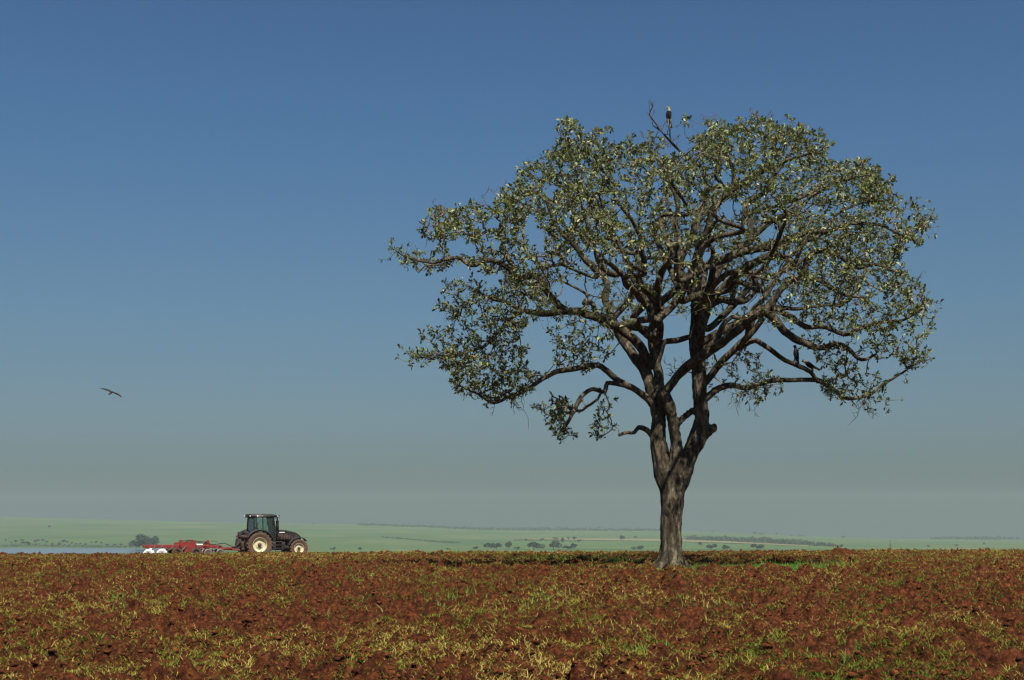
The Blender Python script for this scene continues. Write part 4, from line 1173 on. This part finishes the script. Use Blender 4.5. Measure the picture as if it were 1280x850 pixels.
perched_bird('raptor', 'dark raptor with pale face leaning forward on the low right branch', path_at(BIRD_PATHS['lower'], 1016), -0.85, 0.15, True, 0.85)

def flying_bird():
    parts = [closed_tube(catmull([(-0.30, 0, 0.0, .02), (-0.2, 0, 0.0, .055), (0, 0, 0, .085), (.18, 0, .01, .06), (.26, 0, .01, .04), (.33, 0, 0, .02)], .03), 10)]
    for s in (-1, 1):
        rows = [(0.08, 0, .03), (0.11, .25, .06), (0.09, .5, .07), (0.02, .75, .055), (-.06, .95, .03)]
        ch = [.30, .36, .36, .30, .16]
        V, Fc = [], []
        for (x, y, z), c in zip(rows, ch):
            for dx, dz in ((c * .45, 0), (c * .1, .02), (-c * .55, 0), (-.1 * c, -.014)): V.append((x + dx, s * y, z + dz))
        n = len(rows)
        for i in range(n - 1):
            for k in range(4): Fc.append([i * 4 + k, i * 4 + (k + 1) % 4, i * 4 + 4 + (k + 1) % 4, i * 4 + 4 + k])
        Fc += [[0, 1, 2, 3], [(n - 1) * 4 + k for k in (3, 2, 1, 0)]]
        parts.append((np.array(V), np.array(Fc)))
    V = [(-.2, -.05, .0), (-.2, .05, .0), (-.48, .09, .0), (-.48, -.09, .0), (-.2, -.05, .02), (-.2, .05, .02), (-.48, .09, .016), (-.48, -.09, .016)]
    parts.append((np.array(V), np.array([[0, 1, 2, 3], [4, 7, 6, 5], [0, 4, 5, 1], [1, 5, 6, 2], [2, 6, 7, 3], [3, 7, 4, 0]])))
    return fuse('vulture', parts, 0.013, [M['feather']], lambda c: 0, smooth=1)
fb = flying_bird()
fb.location = P(139, 491, 118); fb.rotation_euler = (math.radians(24), math.radians(-24), math.radians(78))
tag(fb, 'black bird gliding with spread wings in the open sky on the left', 'bird')

# ------------------------------------------------------------------ weeds standing on the crest
def weed(name, px, py, Y, h, n, label, spread=0.35):
    p = P(px, py, Y); z = float(ground(p.x, Y)) - 0.03
    bm = MB(); LPw, LDw, LSw = [], [], []
    for k in range(max(1, n // 6)):
        a = rng.uniform(0, 6.28); l = h * rng.uniform(.7, 1)
        tip = np.array([math.cos(a) * spread * l * .4, math.sin(a) * spread * l * .4, l])
        bm.path([(0, 0, 0), tuple(tip * .5 + rng.normal(0, .01, 3)), tuple(tip)], [.007, .005, .003], 5)
        for j in range(8):
            LPw.append(tip * rng.uniform(.3, 1)); d = rng.normal(0, 1, 3); d[2] = abs(d[2]) * .6; LDw.append(d / np.linalg.norm(d)); LSw.append(rng.uniform(.05, .11))
    root = empty(name, (p.x, Y, z))
    bm.build('stem', M['twig'], root)
    link('foliage', leaf_mesh('foliage', np.array(LPw), np.array(LDw), np.array(LSw)[:, None], .5), M['green_leaf'], root)
    return tag(root, label, 'plant', 'weeds standing along the top of the field')
M['green_leaf'] = leaf_material('weed_leaf', [(0, (.035, .06, .02)), (1, (.07, .10, .03))], .5, .2)
weed('weed_plant', 1113.5, 688, 50, 0.60, 8, 'thin tall weed on the crest of the field near the right edge', .2)
weed('weed_plant', 539.5, 690, 50, 0.17, 34, 'small dark bushy weed on the crest right of the tractor', .7)
weed('weed_plant', 551.5, 690, 50, 0.12, 22, 'lowest leafy weed just right of the small bushy one on the crest', .7)
weed('weed_plant', 1257, 688, 50, 0.14, 12, 'short sprig on the crest at the far right of the field', .6)

# ------------------------------------------------------------------ far trees, each a thing, and tree lines
def far_tree_mesh(seed, tall):
    g = np.random.default_rng(seed)
    nl = g.integers(4, 8)
    V, o = [], 0
    cs = np.stack([g.normal(0, .27, nl), g.normal(0, .27, nl), 0.62 + g.uniform(-.14, .18, nl)], 1)
    if tall: cs = np.stack([g.normal(0, .1, nl), g.normal(0, .1, nl), g.uniform(.5, .95, nl)], 1)
    P_, D_, S_ = [], [], []
    for c in cs:
        r = g.uniform(.16, .27) * (0.6 if tall else 1)
        for _ in range(150):
            d = g.normal(0, 1, 3); d /= np.linalg.norm(d)
            P_.append(c + d * r * g.uniform(.55, 1.0) * [1.15, 1.15, .8]); D_.append(d + g.normal(0, .5, 3)); S_.append(g.uniform(.07, .15) * (0.8 if tall else 1))
    D_ = np.array(D_); D_ /= np.linalg.norm(D_, axis=1, keepdims=True)
    return leaf_mesh('crown', np.array(P_), D_, np.array(S_)[:, None], .9), cs
FT = [far_tree_mesh(900 + k, k >= 4) for k in range(6)]
FT_TR = []
for k, (me, cs) in enumerate(FT):
    g = [tube_geo(catmull([(0, 0, -.08, .035), (0.01, 0, .25, .026), (0.0, 0.01, .5, .02)], .1), 6)]
    for c in cs[:3]: g.append(tube_geo(catmull([(0, 0, .3, .018), (c[0] * .5, c[1] * .5, .45, .013), (c[0], c[1], c[2], .008)], .1), 5))
    v, q = join_geo(g); tm = np_mesh('trunk', v, q)
    me.materials.append(M['far_leaf']); tm.materials.append(M['bark']); FT_TR.append(tm)
def far_tree(px, py, w, h, label, k=None, group='trees far across the valley', dmax=5150):
    q = far_point(px, py, dmax)
    H = h * q.y / F; Wd = w * q.y / F
    k = random.randrange(0, 4) if k is None else k
    r = empty('tree', q, random.uniform(0, 6.28))
    for n, me in (('crown', FT[k][0]), ('trunk', FT_TR[k])):
        o = bpy.data.objects.new(n, me); COL.objects.link(o); o.parent = r
    r.scale = (Wd * 0.82, Wd * 0.82, H)
    return tag(r, label, 'tree', group)
TREES = [
    (610, 688.5, 12, 9.5, 'left of two round trees side by side beyond the crest, left of the big tree'), (621, 688.5, 12, 9.5, 'right of two round trees side by side beyond the crest'),
    (635, 687, 12, 10, 'taller flat topped tree just right of the two round trees'), (646, 689, 7, 5, 'low small tree right of the flat topped one'), (594, 690, 8, 5, 'small pale bush left of the two round trees'),
    (667, 689.5, 18, 11, 'wide low tree in the middle of the row beyond the crest'), (692, 689.5, 18, 12, 'largest round tree of the row beyond the crest'),
    (710, 690, 14, 6, 'low spreading bush right of the largest round tree'), (718, 687, 10, 8, 'thin airy tree behind the low spreading bush'),
    (658, 676.5, 6, 3.2, 'leftmost small tree of the hedge row on the far pasture'), (677, 675.8, 7, 3, 'flat bush in the hedge row on the far pasture'), (694, 674.6, 7, 3, 'wide bush before the tall tree of the hedge row'),
    (703, 679.5, 5.5, 8, 'tallest tree of the hedge row on the far pasture'), (710.5, 675, 3, 4, 'slim tree right of the tallest hedge row tree'), (718, 675, 6, 4.4, 'round tree near the right end of the hedge row'), (724, 677.6, 6, 3.5, 'low tree at the right end of the hedge row'),
    (777, 675.3, 8, 6.5, 'dark round tree beside the pale farm track'), (794, 673, 4, 3, 'tiny flat topped tree beside the pale farm track'), (801, 689, 13, 6, 'low round tree just left of the big trunk'),
    (875, 683, 5, 6, 'thin tree on the pasture just right of the big trunk'), (889, 688.5, 14, 8, 'left of two low round trees right of the big trunk'), (906, 688.5, 11, 7, 'right of two low round trees right of the big trunk'),
    (947, 689, 16, 8, 'broad low tree alone beyond the crest right of the big trunk'), (1052, 686, 4.5, 6, 'small tree behind the mound on the crest'),
    (943, 668.3, 5, 3.4, 'rounded tree on the skyline right of the big tree'), (952, 668.7, 7, 2.2, 'low bush beside the rounded skyline tree'), (970.5, 669.3, 3, 3.6, 'lone upright tree on the skyline'), (988, 670, 5, 1.8, 'flat bush on the skyline'), (1000, 670.8, 6, 2, 'last low bush on the skyline before the gap'), (890, 665.6, 3, 2.2, 'tiny skyline tree close to the big trunk'), (1055, 673, 6, 3, 'pale skyline bush above the mound'),
    (1161, 684, 5, 2.4, 'left small bush on the right hand pasture'), (1195, 683, 5, 2.4, 'middle small bush on the right hand pasture'), (1230, 681, 3.4, 3, 'right small tree on the right hand pasture'), (1129, 673.6, 2, 2.4, 'tiny tree at the left end of the right skyline'),
    (1189, 673.8, 3.6, 4.4, 'taller tree in the tree line on the right skyline'), (1220, 674.2, 5, 4.2, 'domed tree in the tree line on the right skyline'), (1248, 674.8, 5, 4.4, 'last tree joined to the right skyline tree line'), (1256, 675, 5, 4, 'first separate tree at the right skyline end'), (1263.5, 675, 7, 4.2, 'wide separate tree at the right skyline end'), (1272, 675.2, 4, 4, 'outermost separate tree at the right skyline end'),
    (62, 660, 3.6, 3.6, 'lone dark tree on the left green hillside'), (170, 691, 17, 13, 'left of the grey bushy trees on the lake shore behind the harrow'), (181, 691, 22, 20, 'tall middle one of the grey bushy trees on the lake shore'), (192, 691, 16, 17, 'right of the grey bushy trees on the lake shore behind the harrow'),
    (450, 688.5, 6, 4, 'small bush beyond the crest right of the tractor'), (418, 690, 7, 4, 'low bush right beside the tractor nose'), (560, 689.5, 4, 3, 'tiny bush left of the row beyond the crest'),
    (467, 654.8, 4, 2, 'small tree on the skyline above the tractor bonnet'), (528, 657.5, 4, 2.2, 'tree bump on the skyline left of the tall trees'), (390, 654.6, 3, 1.6, 'tiny bush on the skyline over the tractor'),
]
for t in TREES[:]:
    far_tree(*t)
for (x, w) in [(685, 2.2), (698, 2), (701.5, 2), (707.5, 2.4), (733, 2.2), (737.7, 1.8), (750, 2.6), (753.8, 2)]:
    far_tree(x, 662.6, w, 5.4 if w > 2.1 else 4.4, 'tall slim tree rising from the distant tree line left of the big tree', 4 + (x > 715), 'tall slim trees on the distant tree line')
SH = [(7, 676, 3, 2), (14, 679, 3, 2), (20, 678, 6, 3), (27, 677, 5, 3), (31, 680.5, 8, 4), (36, 681, 7, 4), (43, 678, 4, 3), (48, 677, 4, 3), (54, 677, 4, 3), (58, 679, 4, 3), (66, 681, 3, 2.4), (74, 681, 5, 3), (80, 678.6, 5, 4), (84, 679, 4, 3), (90, 680, 3, 2.4), (95, 681, 3, 2), (101, 680.5, 4, 2), (107, 681.5, 4, 2.4), (114, 679, 3, 2), (120, 679, 4, 2.6), (127, 679.5, 3, 2), (134, 682, 5, 2), (143, 682, 5, 2), (152, 681.5, 4, 2)]
for (x, y, w, h) in SH:
    far_tree(x, y, w, h, 'grey green shrub scattered on the far shore of the lake', None, 'shrubs on the far lake shore')

def tree_line(name, pl, thick, label, n, size=2.0):
    """a far wood that reads as one mass: many leaf clumps along a line of photo points"""
    pl = np.array(pl, float); LPw = []; LDw = []; LSw = []
    for _ in range(n):
        x = rng.uniform(pl[0, 0], pl[-1, 0]); y = np.interp(x, pl[:, 0], pl[:, 1]); th = np.interp(x, pl[:, 0], thick)
        q = far_point(x, y + rng.uniform(-.2, .6))
        hh = th * q.y / F * (0.55 + 0.9 * float(vnoise(np.array([x * .35]), np.array([1.5]), 5)[0]))
        q = np.array(q) + [rng.normal(0, 2), rng.normal(0, 12), hh * rng.random() ** .8]
        LPw.append(q); d = rng.normal(0, 1, 3); LDw.append(d / np.linalg.norm(d)); LSw.append(size * rng.uniform(.6, 1.4) * q[1] / 2600)
    o = link(name, leaf_mesh(name, np.array(LPw), np.array(LDw), np.array(LSw)[:, None], .9), M['far_leaf'])
    return tag(o, label, 'wood', kind='stuff')
tree_line('tree_line', [(446, 655.8), (530, 658.6), (600, 661.8), (640, 662.6), (840, 663.6)], [1.2, 1.5, 2.0, 3.0, 2.0], 'long thin line of trees along the distant ridge left of the big tree', 5200, 2.4)
tree_line('far_wood', [(858, 674.5), (905, 676.2), (960, 678.5), (1005, 681), (1043, 683)], [4, 4.5, 5, 5, 2.5], 'hazy band of woodland on the slope right of the big tree', 5200, 2.6)
tree_line('tree_line', [(1164, 673.6), (1180, 673.8), (1215, 674.2), (1250, 674.8)], [1.0, 2.6, 2.6, 3.4], 'line of trees on the right skyline', 1500, 2.4)
tree_line('hedge', [(478, 671.5), (520, 675), (548, 678), (575, 678.6)], [.7, .8, 1.6, 1.0], 'thin dark hedge crossing the middle pasture', 900, 1.8)
tree_line('hedge', [(640, 676), (700, 676.4), (728, 677)], [1.0, 1.2, 0.8], 'broken hedge along the far pasture behind the round trees', 350, 1.8)
tree_line('shore_scrub', [(0, 683), (40, 682.5), (110, 683.5), (168, 684)], [2.4, 3.0, 1.6, 1.2], 'low grey scrub along the far lake shore', 1500, 1.6)
